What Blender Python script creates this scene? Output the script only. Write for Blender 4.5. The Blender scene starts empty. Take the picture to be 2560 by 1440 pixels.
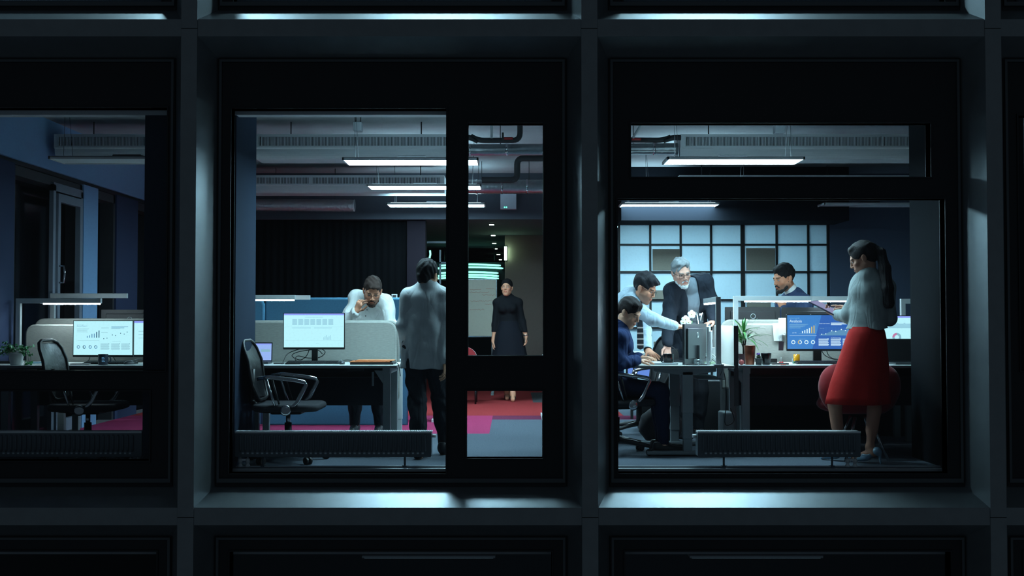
import bpy, bmesh, math, random
import numpy as np
from mathutils import Vector, Matrix
random.seed(7)
SC = bpy.context.scene
COL = SC.collection
# ---------------------------------------------------------------- camera
CH, FD, FPX = 1.12, 8.1, 2800.0        # camera height over the office floor, distance to facade, focal length in px
PITCH = math.atan(75/FPX)
cd = bpy.data.cameras.new('camera'); cam = bpy.data.objects.new('camera', cd); COL.objects.link(cam)
cd.sensor_width = 36.0; cd.lens = 36.0*FPX/2560; cd.clip_end = 200
cam.location = (0, -FD, CH); cam.rotation_euler = (math.pi/2+PITCH, 0, 0)
SC.camera = cam
# ---------------------------------------------------------------- night sky
wd = bpy.data.worlds.new('night'); SC.world = wd; wd.use_nodes = True
wb = wd.node_tree.nodes['Background']
wb.inputs[0].default_value = (0.30, 0.42, 0.52, 1); wb.inputs[1].default_value = 0.085
# ---------------------------------------------------------------- exposure
vs = SC.view_settings
vs.view_transform = 'Standard'; vs.look = 'None'; vs.gamma = 1.0; vs.use_curve_mapping = False
vs.exposure = 0.12
PANEL = 56.0      # radiance of the lit ceiling panels
LEDC = (0.54, 0.88, 1.0)
TASKC = (0.74, 0.94, 1.0)

def W(px, py, D):
    """a point at distance D (metres in front of the camera) seen at pixel px, py"""
    u = (px-1280)/FPX; v = (720-py)/FPX
    c, s = math.cos(PITCH), math.sin(PITCH)
    fw = c - v*s; up = s + v*c
    return Vector((u/fw*D, D-FD, CH+up/fw*D))
def PX(px, D): return W(px, 795, D).x
def PZ(py, D): return W(1280, py, D).z

# ================================================================ materials
MATS = {}
def lin(c):
    return tuple(((x/255.0)/12.92 if x <= 10 else (((x/255.0)+.055)/1.055)**2.4) for x in c)
def M(name, rgb, rough=.6, metal=0., emit=0., noise=None, bump=None, spec=.5, attr=None, ecol=None, stretch=None, sheen=0):
    """rgb in 0..255 sRGB; noise=(scale, amount) mottles the colour; bump=(scale, strength)"""
    if name in MATS: return MATS[name]
    m = bpy.data.materials.new(name); m.use_nodes = True; nt = m.node_tree; b = nt.nodes['Principled BSDF']
    c = (*lin(rgb), 1)
    b.inputs['Base Color'].default_value = c; b.inputs['Roughness'].default_value = rough
    b.inputs['Metallic'].default_value = metal; b.inputs['Specular IOR Level'].default_value = spec
    if sheen: b.inputs['Sheen Weight'].default_value = sheen
    if emit:
        b.inputs['Emission Color'].default_value = (*(ecol or lin(rgb)), 1); b.inputs['Emission Strength'].default_value = emit
    if attr:
        a = nt.nodes.new('ShaderNodeAttribute'); a.attribute_name = attr
        nt.links.new(a.outputs['Color'], b.inputs['Base Color'])
    tc = None
    if noise or bump:
        tc = nt.nodes.new('ShaderNodeTexCoord'); mp = nt.nodes.new('ShaderNodeMapping')
        if stretch: mp.inputs['Scale'].default_value = stretch
        nt.links.new(tc.outputs['Object'], mp.inputs[0])
    if noise and not attr:
        n = nt.nodes.new('ShaderNodeTexNoise'); n.inputs['Scale'].default_value = noise[0]; n.inputs['Detail'].default_value = 4
        r = nt.nodes.new('ShaderNodeMapRange'); r.inputs[3].default_value = 1-noise[1]; r.inputs[4].default_value = 1+noise[1]
        r.inputs[1].default_value = .3; r.inputs[2].default_value = .7
        mx = nt.nodes.new('ShaderNodeVectorMath'); mx.operation = 'SCALE'; mx.inputs[0].default_value = c[:3]
        nt.links.new(mp.outputs[0], n.inputs[0]); nt.links.new(n.outputs[0], r.inputs[0])
        nt.links.new(r.outputs[0], mx.inputs['Scale']); nt.links.new(mx.outputs[0], b.inputs['Base Color'])
    if bump:
        n = nt.nodes.new('ShaderNodeTexNoise'); n.inputs['Scale'].default_value = bump[0]; n.inputs['Detail'].default_value = 3
        bp = nt.nodes.new('ShaderNodeBump'); bp.inputs['Strength'].default_value = bump[1]; bp.inputs['Distance'].default_value = .01
        nt.links.new(mp.outputs[0], n.inputs[0]); nt.links.new(n.outputs[0], bp.inputs['Height']); nt.links.new(bp.outputs[0], b.inputs['Normal'])
    MATS[name] = m; return m
def glass(name, tint=(.93, .97, 1.0), refl=.06, rough=0.0, dust=0.0):
    if name in MATS: return MATS[name]
    m = bpy.data.materials.new(name); m.use_nodes = True; nt = m.node_tree; nt.nodes.clear()
    o = nt.nodes.new('ShaderNodeOutputMaterial'); t = nt.nodes.new('ShaderNodeBsdfTransparent'); g = nt.nodes.new('ShaderNodeBsdfGlossy')
    x = nt.nodes.new('ShaderNodeMixShader'); t.inputs[0].default_value = (*tint, 1); g.inputs['Roughness'].default_value = rough
    x.inputs[0].default_value = refl
    last = x
    nt.links.new(t.outputs[0], x.inputs[1]); nt.links.new(g.outputs[0], x.inputs[2])
    if dust:
        d = nt.nodes.new('ShaderNodeBsdfDiffuse'); d.inputs[0].default_value = (.5, .6, .65, 1)
        y = nt.nodes.new('ShaderNodeMixShader'); tc = nt.nodes.new('ShaderNodeTexCoord')
        n = nt.nodes.new('ShaderNodeTexNoise'); n.inputs['Scale'].default_value = 60; n.inputs['Detail'].default_value = 6
        mr = nt.nodes.new('ShaderNodeMapRange'); mr.inputs[1].default_value = .52; mr.inputs[2].default_value = .8; mr.inputs[4].default_value = dust
        nt.links.new(tc.outputs['Object'], n.inputs[0]); nt.links.new(n.outputs[0], mr.inputs[0]); nt.links.new(mr.outputs[0], y.inputs[0])
        nt.links.new(x.outputs[0], y.inputs[1]); nt.links.new(d.outputs[0], y.inputs[2]); last = y
    nt.links.new(last.outputs[0], o.inputs[0]); MATS[name] = m; return m

# ================================================================ things, parts
def thing(name, label, cat, loc=(0, 0, 0), rz=0, group=None):
    o = bpy.data.objects.new(name, None); COL.objects.link(o); o.empty_display_size = .1
    o.location = loc; o.rotation_euler = (0, 0, rz); o['label'] = label; o['category'] = cat
    if group: o['group'] = group
    return o
def tag(o, label, cat, group=None, kind=None):
    o['label'] = label; o['category'] = cat
    if group: o['group'] = group
    if kind: o['kind'] = kind
    return o
def struct(o, label=None):
    o['kind'] = 'structure'
    if label: o['label'] = label
    return o
def copy_thing(r, loc, rz, label, group=None):
    n = r.copy(); COL.objects.link(n); n.location = loc; n.rotation_euler = (0, 0, rz); n['label'] = label
    if group: n['group'] = group
    for ch in [o for o in bpy.data.objects if o.parent == r]:
        c = ch.copy(); COL.objects.link(c); c.parent = n
        for g in [o for o in bpy.data.objects if o.parent == ch]:
            d = g.copy(); COL.objects.link(d); d.parent = c
    return n

class MB:
    def __init__(s): s.bm = bmesh.new(); s.m = []
    def mi(s, m):
        if m not in s.m: s.m.append(m)
        return s.m.index(m)
    def face(s, vs, m, smooth=False):
        try: f = s.bm.faces.new(vs)
        except ValueError: return None
        f.material_index = s.mi(m); f.smooth = smooth; return f
    def v(s, p): return s.bm.verts.new(p)
    def bx(s, x0, x1, y0, y1, z0, z1, m, bev=0, T=None):
        if x1 < x0: x0, x1 = x1, x0
        if y1 < y0: y0, y1 = y1, y0
        if z1 < z0: z0, z1 = z1, z0
        P = [Vector((x, y, z)) for z in (z0, z1) for y in (y0, y1) for x in (x0, x1)]
        if T is not None: P = [T @ p for p in P]
        V = [s.v(p) for p in P]; F = []
        for q in ((0, 2, 3, 1), (4, 5, 7, 6), (0, 1, 5, 4), (2, 6, 7, 3), (0, 4, 6, 2), (1, 3, 7, 5)):
            F.append(s.face([V[i] for i in q], m))
        if bev:
            E = list({e for f in F for e in f.edges})
            bmesh.ops.bevel(s.bm, geom=E, offset=bev, segments=2, affect='EDGES', profile=.5)
        return s
    def box(s, c, d, m, bev=0, R=None):
        T = Matrix.Translation(c) @ (R.to_4x4() if R is not None else Matrix())
        return s.bx(-d[0]/2, d[0]/2, -d[1]/2, d[1]/2, -d[2]/2, d[2]/2, m, bev, T)
    def tube(s, pts, r, m, n=8, closed=False, caps=True, flat=None):
        pts = [Vector(p) for p in pts]; N = len(pts); rings = []; prev = None
        for i, p in enumerate(pts):
            if closed: t = pts[(i+1) % N]-pts[i-1]
            else: t = pts[min(i+1, N-1)]-pts[max(i-1, 0)]
            t.normalize()
            if prev is None:
                a = Vector((0, 0, 1)) if abs(t.z) < .9 else Vector((1, 0, 0)); prev = (a-t*a.dot(t)).normalized()
            else: prev = (prev-t*prev.dot(t)).normalized()
            b = t.cross(prev); rr = r[i] if isinstance(r, (list, tuple)) else r
            f = flat or 1
            rings.append([s.v(p+prev*math.cos(2*math.pi*k/n)*rr*f+b*math.sin(2*math.pi*k/n)*rr) for k in range(n)])
        for i in range(N if closed else N-1):
            A, B = rings[i], rings[(i+1) % N]
            for k in range(n): s.face([A[k], A[(k+1) % n], B[(k+1) % n], B[k]], m, True)
        if caps and not closed:
            s.face(rings[0][::-1], m); s.face(rings[-1], m)
        return s
    def cyl(s, a, b, r, m, r2=None, n=20): return s.tube([a, b], [r, r if r2 is None else r2], m, n)
    def lathe(s, c, prof, m, n=28, squash=1, T=None):
        c = Vector(c); rings = []
        for (r, z) in prof:
            ring = []
            for k in range(n):
                p = Vector((r*math.cos(2*math.pi*k/n), r*squash*math.sin(2*math.pi*k/n), z))
                if T is not None: p = T @ p
                ring.append(s.v(c+p))
            rings.append(ring)
        for A, B in zip(rings, rings[1:]):
            for k in range(n): s.face([A[k], A[(k+1) % n], B[(k+1) % n], B[k]], m, True)
        s.face(rings[0][::-1], m); s.face(rings[-1], m)
        return s
    def ball(s, c, r, m, n=16, sx=1, sy=1, sz=1, R=None):
        T = Matrix.Diagonal((sx, sy, sz)); T = (R @ T) if R is not None else T
        prof = [(max(r*math.sin(math.pi*i/10), r*.02), -r*math.cos(math.pi*i/10)) for i in range(11)]
        return s.lathe(c, prof, m, n, T=T)
    def prism(s, poly, ax, a, b, m, T=None, smooth=False):
        """poly: 2D points in the other two axes, extruded along ax ('x','y','z') from a to b"""
        def mk(p, t):
            q = {'x': (t, p[0], p[1]), 'y': (p[0], t, p[1]), 'z': (p[0], p[1], t)}[ax]; q = Vector(q)
            return s.v(T @ q if T is not None else q)
        A = [mk(p, a) for p in poly]; B = [mk(p, b) for p in poly]; n = len(poly)
        s.face(A, m); s.face(B[::-1], m)
        for k in range(n): s.face([A[k], B[k], B[(k+1) % n], A[(k+1) % n]], m, smooth)
        return s
    def quad(s, P, m): s.face([s.v(p) for p in P], m); return s
    def text(s, txt, size, T, m, font=None):
        cu = bpy.data.curves.new('t', 'FONT'); cu.body = txt; cu.size = size; cu.align_x = 'LEFT'; cu.resolution_u = 4
        ob = bpy.data.objects.new('t', cu); COL.objects.link(ob)
        dg = bpy.context.evaluated_depsgraph_get(); me = bpy.data.meshes.new_from_object(ob.evaluated_get(dg))
        i = s.mi(m); nb = len(s.bm.faces); me.transform(T); s.bm.from_mesh(me); s.bm.faces.ensure_lookup_table()
        for f in s.bm.faces[nb:]: f.material_index = i
        bpy.data.objects.remove(ob); bpy.data.curves.remove(cu); bpy.data.meshes.remove(me)
        return s
    def build(s, name, parent=None, shift=None, norm=True):
        if norm: bmesh.ops.recalc_face_normals(s.bm, faces=s.bm.faces)
        me = bpy.data.meshes.new(name); s.bm.to_mesh(me); s.bm.free()
        for m in s.m: me.materials.append(m)
        if shift is not None: me.transform(Matrix.Translation(-Vector(shift)))
        o = bpy.data.objects.new(name, me); COL.objects.link(o)
        if parent is not None: o.parent = parent
        return o
def rrect(x0, x1, z0, z1, r, corners='abcd', n=6):
    """rounded rectangle outline; corners a=bottom left b=bottom right c=top right d=top left"""
    P = []
    for key, cx, cz, a0 in (('a', x0+r, z0+r, 180), ('b', x1-r, z0+r, 270), ('c', x1-r, z1-r, 0), ('d', x0+r, z1-r, 90)):
        if key in corners:
            for i in range(n+1):
                a = math.radians(a0+90*i/n); P.append((cx+r*math.cos(a), cz+r*math.sin(a)))
        else:
            P.append({'a': (x0, z0), 'b': (x1, z0), 'c': (x1, z1), 'd': (x0, z1)}[key])
    return P
def RZ(a): return Matrix.Rotation(a, 4, 'Z')
def TR(p): return Matrix.Translation(Vector(p))

# ================================================================ implicit surfaces for bodies and clothes
def A3(p): return np.array([p[0], p[1], p[2]], dtype=np.float32)
def unit(v):
    v = A3(v); return v/max(float(np.linalg.norm(v)), 1e-9)
class SDF:
    def __init__(s): s.p = []; s.cuts = []
    def cap(s, a, b, ra, rb, k=.02, n=None, f=1., op='u'):
        a, b = A3(a), A3(b); s.p.append(dict(t='c', a=a, b=b, ra=ra, rb=rb, k=k, n=None if n is None else unit(n), f=f, op=op,
                                             c=(a+b)/2, R=float(np.linalg.norm(b-a))/2+max(ra, rb))); return s
    def ell(s, c, r, R=None, k=.02, op='u'):
        c = A3(c); r = A3(r); R = np.eye(3, dtype=np.float32) if R is None else np.array([list(x) for x in R], dtype=np.float32)
        s.p.append(dict(t='e', c=c, r=r, M=R, k=k, op=op, R=float(max(r)))); return s
    def cut(s, pt, nrm, k=0): s.cuts.append((A3(pt), unit(nrm), k)); return s
    @staticmethod
    def prim(q, P):
        if q['t'] == 'c':
            ab = q['b']-q['a']; L2 = max(float(ab@ab), 1e-9); pa = P-q['a']
            h = np.clip((pa@ab)/L2, 0, 1); v = pa-h[:, None]*ab; rr = q['ra']+(q['rb']-q['ra'])*h
            if q['n'] is not None:
                cn = v@q['n']; v2 = (v*v).sum(1)-cn*cn+(cn/q['f'])**2
            else: v2 = (v*v).sum(1)
            return np.sqrt(np.maximum(v2, 0))-rr
        x = ((P-q['c'])@q['M'])/q['r']; k0 = np.sqrt((x*x).sum(1)); x = x/q['r']; k1 = np.sqrt((x*x).sum(1))
        return k0*(k0-1)/np.maximum(k1, 1e-6)
    def ev(s, P, cull=None):
        F = np.full(len(P), 9., dtype=np.float32)
        for q in s.p:
            if cull is not None:
                bc, br, nb = cull; dd = np.linalg.norm(bc-q['c'], axis=1)
                bi = np.nonzero(dd < q['R']+br+.05)[0]
                if len(bi) == 0: continue
                idx = (bi[:, None]*nb+np.arange(nb)).ravel(); Pp = P[idx]; Fo = F[idx]
            else: idx = slice(None); Pp = P; Fo = F
            d = SDF.prim(q, Pp); k = max(q['k'], 1e-4)
            if q['op'] == 'u':
                h = np.maximum(k-np.abs(Fo-d), 0)/k; r = np.minimum(Fo, d)-h*h*k*.25
            else:
                d = -d; h = np.maximum(k-np.abs(Fo-d), 0)/k; r = np.maximum(Fo, d)+h*h*k*.25
            F[idx] = r
        for pt, n, k in s.cuts: F = np.maximum(F, (P-pt)@n)
        return F
    def mesh(s, h, disp=None):
        add = [q for q in s.p if q['op'] == 'u']; B = 8
        lo = np.min([q['c']-q['R'] for q in add], 0)-3*h; hi = np.max([q['c']+q['R'] for q in add], 0)+3*h
        nb = np.ceil((hi-lo)/(B*h)).astype(int); n = nb*B
        g = np.stack(np.meshgrid(*[np.arange(m) for m in nb], indexing='ij'), -1).reshape(-1, 3)
        C = (lo+(g*B+(B-1)/2)*h).astype(np.float32); Fc = s.ev(C)
        half = (B)*h*.87
        act = np.abs(Fc) < half*1.7+.035
        F = np.repeat(np.repeat(np.repeat(np.where(Fc < 0, -1., 1.).astype(np.float32).reshape(nb), B, 0), B, 1), B, 2)
        ga = g[act]; o = np.stack(np.meshgrid(*[np.arange(B)]*3, indexing='ij'), -1).reshape(-1, 3)
        I = (ga[:, None]*B+o[None]).reshape(-1, 3); P = (lo+I*h).astype(np.float32)
        V = s.ev(P, (C[act], half, B**3))
        if disp is not None: V = V+disp(P)
        F[I[:, 0], I[:, 1], I[:, 2]] = V
        F[0] = 1; F[-1] = 1; F[:, 0] = 1; F[:, -1] = 1; F[:, :, 0] = 1; F[:, :, -1] = 1
        S = F < 0
        cs = np.zeros(tuple(n-1), dtype=np.int8)
        for dx in (0, 1):
            for dy in (0, 1):
                for dz in (0, 1): cs += S[dx:n[0]-1+dx, dy:n[1]-1+dy, dz:n[2]-1+dz]
        ci = np.argwhere((cs > 0) & (cs < 8)); vid = np.full(tuple(n-1), -1, dtype=np.int32)
        vid[ci[:, 0], ci[:, 1], ci[:, 2]] = np.arange(len(ci))
        acc = np.zeros((len(ci), 3)); cnt = np.zeros(len(ci))
        cr = [(x, y, z) for x in (0, 1) for y in (0, 1) for z in (0, 1)]
        for a in cr:
            for ax in range(3):
                if a[ax]: continue
                b = list(a); b[ax] = 1
                fa = F[ci[:, 0]+a[0], ci[:, 1]+a[1], ci[:, 2]+a[2]]; fb = F[ci[:, 0]+b[0], ci[:, 1]+b[1], ci[:, 2]+b[2]]
                m = (fa < 0) != (fb < 0); t = np.where(m, fa/np.where(m, fa-fb, 1), 0)
                p = np.array(a, float)+np.zeros((len(ci), 3)); p[:, ax] += t
                acc += p*m[:, None]; cnt += m
        verts = lo+(ci+acc/cnt[:, None])*h
        faces = []
        for ax in range(3):
            u, w = (ax+1) % 3, (ax+2) % 3
            sl0 = [slice(None)]*3; sl1 = [slice(None)]*3; sl0[ax] = slice(0, -1); sl1[ax] = slice(1, None)
            A = S[tuple(sl0)]; Bb = S[tuple(sl1)]; e = np.argwhere(A != Bb); fl = A[e[:, 0], e[:, 1], e[:, 2]]
            q = []
            for du, dw in ((0, 0), (-1, 0), (-1, -1), (0, -1)):
                k = e.copy(); k[:, u] += du; k[:, w] += dw; q.append(vid[k[:, 0], k[:, 1], k[:, 2]])
            q = np.stack(q, 1); q[~fl] = q[~fl][:, ::-1]; faces.append(q)
        faces = np.concatenate(faces)
        return verts, faces
def np_obj(name, verts, faces, mat, parent, loc, col=None):
    me = bpy.data.meshes.new(name); v = (verts-np.array(loc)).astype(np.float32)
    me.vertices.add(len(v)); me.vertices.foreach_set('co', v.ravel())
    me.loops.add(len(faces)*4); me.loops.foreach_set('vertex_index', faces.ravel().astype(np.int32))
    me.polygons.add(len(faces)); me.polygons.foreach_set('loop_start', np.arange(0, len(faces)*4, 4, dtype=np.int32))
    me.polygons.foreach_set('loop_total', np.full(len(faces), 4, dtype=np.int32))
    me.update(calc_edges=True); me.validate()
    me.polygons.foreach_set('use_smooth', np.ones(len(me.polygons), dtype=bool))
    if col is not None:
        a = me.color_attributes.new('Col', 'FLOAT_COLOR', 'POINT'); a.data.foreach_set('color', np.concatenate([col, np.ones((len(col), 1))], 1).astype(np.float32).ravel())
    me.materials.append(mat); o = bpy.data.objects.new(name, me); COL.objects.link(o)
    if parent is not None: o.parent = parent
    return o
# ================================================================ base materials
ALU = M('facade_aluminium', (140, 146, 150), rough=.40, metal=.75, noise=(9, .05), bump=(300, .05))
FRAME = M('window_frame_black', (40, 41, 45), rough=.55, metal=.2)
TRIM = M('recess_trim_grey', (92, 96, 100), rough=.5, metal=.5)
RAIL = M('threshold_aluminium', (190, 195, 198), rough=.35, metal=.6)
GLASS = glass('window_glass', refl=.035, dust=.05)
GL2 = glass('upper_window_glass', refl=.035)
PLASTER = M('white_plaster', (200, 205, 210), rough=.9, noise=(3, .03))
CONC = M('concrete_ceiling', (150, 152, 156), rough=.9, noise=(2.5, .12), bump=(20, .2))
DARKW = M('dark_wall_paint', (58, 64, 74), rough=.9)
CARPET = M('grey_carpet', (84, 92, 102), rough=1, noise=(90, .22), bump=(400, .4), spec=.1)
CARP2 = M('dark_grey_carpet', (74, 74, 78), rough=1, noise=(90, .22), bump=(400, .4), spec=.1)
PINK = M('magenta_carpet', (158, 52, 92), rough=1, noise=(90, .12), bump=(400, .4), spec=.1)
PINK2 = M('plum_carpet', (104, 44, 70), rough=1, noise=(90, .12), bump=(400, .4), spec=.1)
RED = M('red_carpet', (150, 50, 52), rough=1, noise=(90, .12), bump=(400, .4), spec=.1)
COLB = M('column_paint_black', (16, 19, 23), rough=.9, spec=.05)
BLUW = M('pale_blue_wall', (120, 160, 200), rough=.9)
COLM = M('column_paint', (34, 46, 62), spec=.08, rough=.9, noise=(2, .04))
NAVYW = M('navy_wall', (30, 46, 78), rough=.85)
VOID = M('night_glass', (8, 10, 14), rough=.12)
UPFILL = M('added_uplight', (235, 250, 255), emit=PANEL*.20, ecol=LEDC)  # upward glow added to the lit panels to brighten the ceiling
PANELON = M('panel_light_on', (235, 250, 255), emit=PANEL, ecol=LEDC)
WHITE = M('white_enamel', (214, 218, 220), rough=.45)
BEAMW = M('chilled_beam_white', (188, 194, 198), rough=.5)
BLACK = M('black_plastic', (18, 18, 20), rough=.45)
DGREY = M('dark_grey_plastic', (48, 50, 54), rough=.5)
STEEL = M('polished_steel', (190, 194, 198), rough=.18, metal=1)
GALV = M('galvanised_duct', (150, 156, 160), rough=.3, metal=.9, noise=(30, .08), bump=(18, .35))
FOIL = M('crinkled_foil_duct', (170, 172, 178), rough=.28, metal=.45, bump=(26, .9))
LAG = M('dark_pipe_insulation', (26, 28, 32), rough=.7)
REDV = M('red_valve', (150, 24, 22), rough=.5)
WIRE = M('steel_wire', (50, 52, 56), rough=.4, metal=.6)
DESKW = M('white_desk_laminate', (205, 208, 206), rough=.5)
DESKE = M('grey_desk_edge', (120, 124, 126), rough=.6)
LEGM = M('grey_powder_coat', (128, 136, 140), rough=.5, metal=.1)
FELT = M('grey_felt', (158, 158, 152), rough=1, noise=(110, .08), bump=(200, .12), stretch=(.25, 1, 1), spec=.1)
FELTD = M('charcoal_panel', (46, 50, 56), rough=.9)
BLUEP = M('blue_felt', (74, 122, 150), rough=.95, noise=(60, .06), spec=.1)
LAMPG = M('lamp_grey_metal', (176, 182, 184), rough=.45, metal=.1)
LED = M('led_strip', (230, 250, 255), emit=62, ecol=TASKC)
FACE, LEDGE0, LEDGE1 = 0.0, None, None

# ================================================================ facade
XC = [PX(px, FD) for px in (-543, 468, 1474.5, 2490, 3500)]      # fin centres at the outer face
FZ0, FZ1 = -.37, -.245            # outer face of the ledge under the office floor
SZ0, SZ1 = -.489, -.119           # the same ledge where it meets the window plane
FLH = 3.54
HW = .058; SPL = .106; RD = .2
for i, x in enumerate(XC):
    mb = MB(); poly = [(x-HW, -.006), (x+HW, -.006), (x+HW+SPL, RD+.02), (x-HW-SPL, RD+.02)]
    for a, b in ((-4.2, -.316), (-.312, 3.224), (3.228, 7.2)): mb.prism(poly, 'z', a, b, ALU)
    o = mb.build('trim_%d' % (i+1)); struct(o, 'vertical grey metal fin of the facade')
n = len(XC)
for j in range(-1, 2):
    for i in range(len(XC)-1):
        z = j*FLH; mb = MB()
        mb.prism([(0, FZ0+z), (0, FZ1+z), (RD+.01, SZ1+z), (RD+.01, SZ0+z)], 'x', XC[i]+HW-.002+.004, XC[i+1]-HW+.002-.004, ALU)
        n += 1; o = mb.build('trim_%d' % n); struct(o, 'horizontal grey metal ledge of the facade')
def cells(x0, x1, z0, z1, holes):
    xs = sorted({x0, x1, *[min(max(h[i], x0), x1) for h in holes for i in (0, 1)]}); zs = sorted({z0, z1, *[min(max(h[i], z0), z1) for h in holes for i in (2, 3)]})
    out = []
    for a, b in zip(xs, xs[1:]):
        run = None
        for c, d in zip(zs, zs[1:]):
            mx, mz = (a+b)/2, (c+d)/2
            if any(h[0] < mx < h[1] and h[2] < mz < h[3] for h in holes):
                if run: out.append((a, b, *run)); run = None
            else: run = (run[0], d) if run else (c, d)
        if run: out.append((a, b, *run))
    return out
WY = RD+.05       # window plane
def window(idx, ci, dz, holes, glassm, rails=True):
    """holes: clear openings (x0,x1,z0,z1) of one facade bay"""
    x0, x1 = XC[ci]+HW+SPL-.004, XC[ci+1]-HW-SPL+.004; z0, z1 = SZ1+dz-.004, SZ0+FLH+dz+.004
    mb = MB()
    for a, b, c, d in cells(x0, x1, z0, z1, holes): mb.bx(a, b, RD, RD+.10, c, d, FRAME)
    o = mb.build('window_%d' % idx); struct(o)
    f = MB(); t = .018; y0, y1 = RD-.012, RD+.004
    X0, X1, Z0, Z1 = x0+.01, x1-.01, z0+.03, z1-.01
    for r in ((X0, X0+t, Z0, Z1), (X1-t, X1, Z0, Z1), (X0+t, X1-t, Z0, Z0+.03), (X0+t, X1-t, Z1-t, Z1)): f.bx(r[0], r[1], y0, y1, r[2], r[3], TRIM)
    f.build('recess_trim', o)
    for h in holes:
        g = MB(); e = .012; a, b, c, d = h
        for r in ((a-e, a, c-e, d+e), (b, b+e, c-e, d+e), (a, b, c-e, c), (a, b, d, d+e)): g.bx(r[0], r[1], RD-.008, RD+.108, r[2], r[3], FRAME)
        g.build('glazing_bead', o)
        p = MB(); p.quad([(a, WY, c), (b, WY, c), (b, WY, d), (a, WY, d)], glassm); p.build('pane', o, norm=False)
    return o
DG = FD+RD+.02
def hole(px0, px1, py0, py1): return (PX(px0, DG), PX(px1, DG), PZ(py1, DG), PZ(py0, DG))
lx = XC[0]+.3
w1 = hole(0, 416, 271, 926); w2 = hole(0, 378, 978, 1151)
window(1, 0, 0, [(lx, w1[1], w1[2], w1[3]), (lx, w2[1], w2[2], w2[3])], GLASS)
MW = hole(577, 1115, 273, 1183)
window(2, 1, 0, [MW, hole(1170, 1358, 309, 889), hole(1167, 1356, 977, 1145)], GLASS)
window(3, 2, 0, [hole(1578, 2328, 309, 443), hole(1544, 2362, 498, 1182)], GLASS)
h4 = hole(2548, 3400, 290, 926)
window(4, 3, 0, [h4], GLASS)
for k, ci in enumerate(range(4)):
    a, b = XC[ci]+.27, XC[ci+1]-.27
    window(5+k, ci, FLH, [(a, b, 3.475, 6.3)], GL2)
    window(9+k, ci, -FLH, [(a, b, -3.4, -.60)], GL2)

# ================================================================ office shell
SY = RD+.35-.2            # inner face of the window wall
XL, XR, YB = -4.39, 6.9, 17.2
CEIL = 3.0
def surf(name, fn, label=None):
    mb = MB(); fn(mb); o = mb.build(name); struct(o, label); return o
# floor: carpet tiles of half a metre
mb = MB(); t = .5; y0 = RD+.16
ys = [y0]+[PZ and 2.79+ .5*k for k in range(0, 32)]
xs = [XL]+[-.22+.5*k for k in range(-8, 15)]+[XR]
ys[1] = 2.79
def fmat(x, y):
    D = y+FD
    if D < 10.89: return CARPET
    if x < -.22:
        if D < 12.9: return PINK
        return RED
    if D < 12.39: return CARPET
    if D < 12.9: return PINK2
    if D < 14.9: return RED if x < 1.4 else CARPET
    if x > .17 and D < 16.9: return CARP2
    return RED if x < 1.4 else CARPET
ys = sorted({y0, 2.79, 4.29, 4.79, 6.79, 8.79, YB}); 
for a, b in zip(ys, ys[1:]):
    xx = [XL, -.22, .28, .78, 1.28, XR]
    for c, d in zip(xx, xx[1:]): mb.bx(c, d, a, b, -.12, 0, fmat((c+d)/2, (a+b)/2))
struct(mb.build('floor'))
surf('floor_threshold', lambda m: (m.bx(XC[0], XC[4], RD+.10, RD+.165, -.12, -.006, RAIL), m.bx(XC[0], XC[4], RD+.165, RD+.19, -.12, .006, RAIL)), 'aluminium threshold strip along the window foot')
surf('ceiling', lambda m: m.bx(XL-.3, XR, RD+.1, 6.45, CEIL, CEIL+.3, CONC))
surf('ceiling_head', lambda m: m.bx(XL-.3, XR, RD+.101, RD+.2, PZ(290, 8.45), CEIL, PLASTER), 'pale lining above the window heads')
surf('ceiling_lobby', lambda m: m.bx(-2.2, 1.36, 6.5, YB, 2.4, 2.55, DARKW), 'low dark ceiling of the far corridor')
surf('wall_bulkhead', lambda m: m.bx(XL, 4.25, 6.40, 6.5, 2.4, CEIL, DARKW), 'dark bulkhead over the far corridor')
surf('wall_back', lambda m: m.bx(XL-.2, XR, YB, YB+.15, 0, CEIL, DARKW))
surf('wall_right', lambda m: m.bx(XR, XR+.15, RD+.1, YB, 0, CEIL, DARKW))
# left wall with its own row of dark windows
GW = 2.53
mb = MB()
def lw(px): return 4.39*FPX/(1280-px)-FD     # depth on the left wall seen at pixel px
Y = [RD+.10, lw(34), lw(198), lw(243), lw(290), lw(343), 6.4]
mb.bx(XL-.25, XL, RD+.1, YB, GW, CEIL, BLUW)
mb.bx(XL-.25, XL, Y[0], Y[1], 0, GW-.04, NAVYW); mb.bx(XL-.25, XL, Y[2]+.1, Y[3], 0, GW-.04, BLUW)
mb.bx(XL-.25, XL, Y[4], Y[5], 0, GW-.04, NAVYW); mb.bx(XL-.25, XL, Y[5]+.9, YB, 0, GW-.04, NAVYW)
mb.bx(XL-.25, XL-.03, Y[0], YB, GW-.04, GW, BLACK)
struct(mb.build('wall_left'))
mb = MB()
for a, b in ((Y[1], Y[2]+.1), (Y[3], Y[4]), (Y[5], Y[5]+.9)):
    mb.bx(XL-.2, XL-.17, a, b, 0, GW-.05, VOID); mb.bx(XL-.17, XL-.02, a, a+.05, 0, GW-.05, DGREY); mb.bx(XL-.17, XL-.02, b-.05, b, 0, GW-.05, DGREY)
    mb.bx(XL-.17, XL-.02, a, b, GW-.14, GW-.05, DGREY)
struct(mb.build('window_13'), 'dark windows along the left wall')
dr = MB(); a, b = lw(135), lw(198); GRYF = M('door_frame_grey', (112, 122, 136), rough=.5)
for q in ((a-.06, a, 0, 2.40), (b, b+.05, 0, 2.40), (a-.06, b+.05, 2.34, 2.42)): dr.bx(XL-.03, XL+.01, *q, GRYF)
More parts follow.
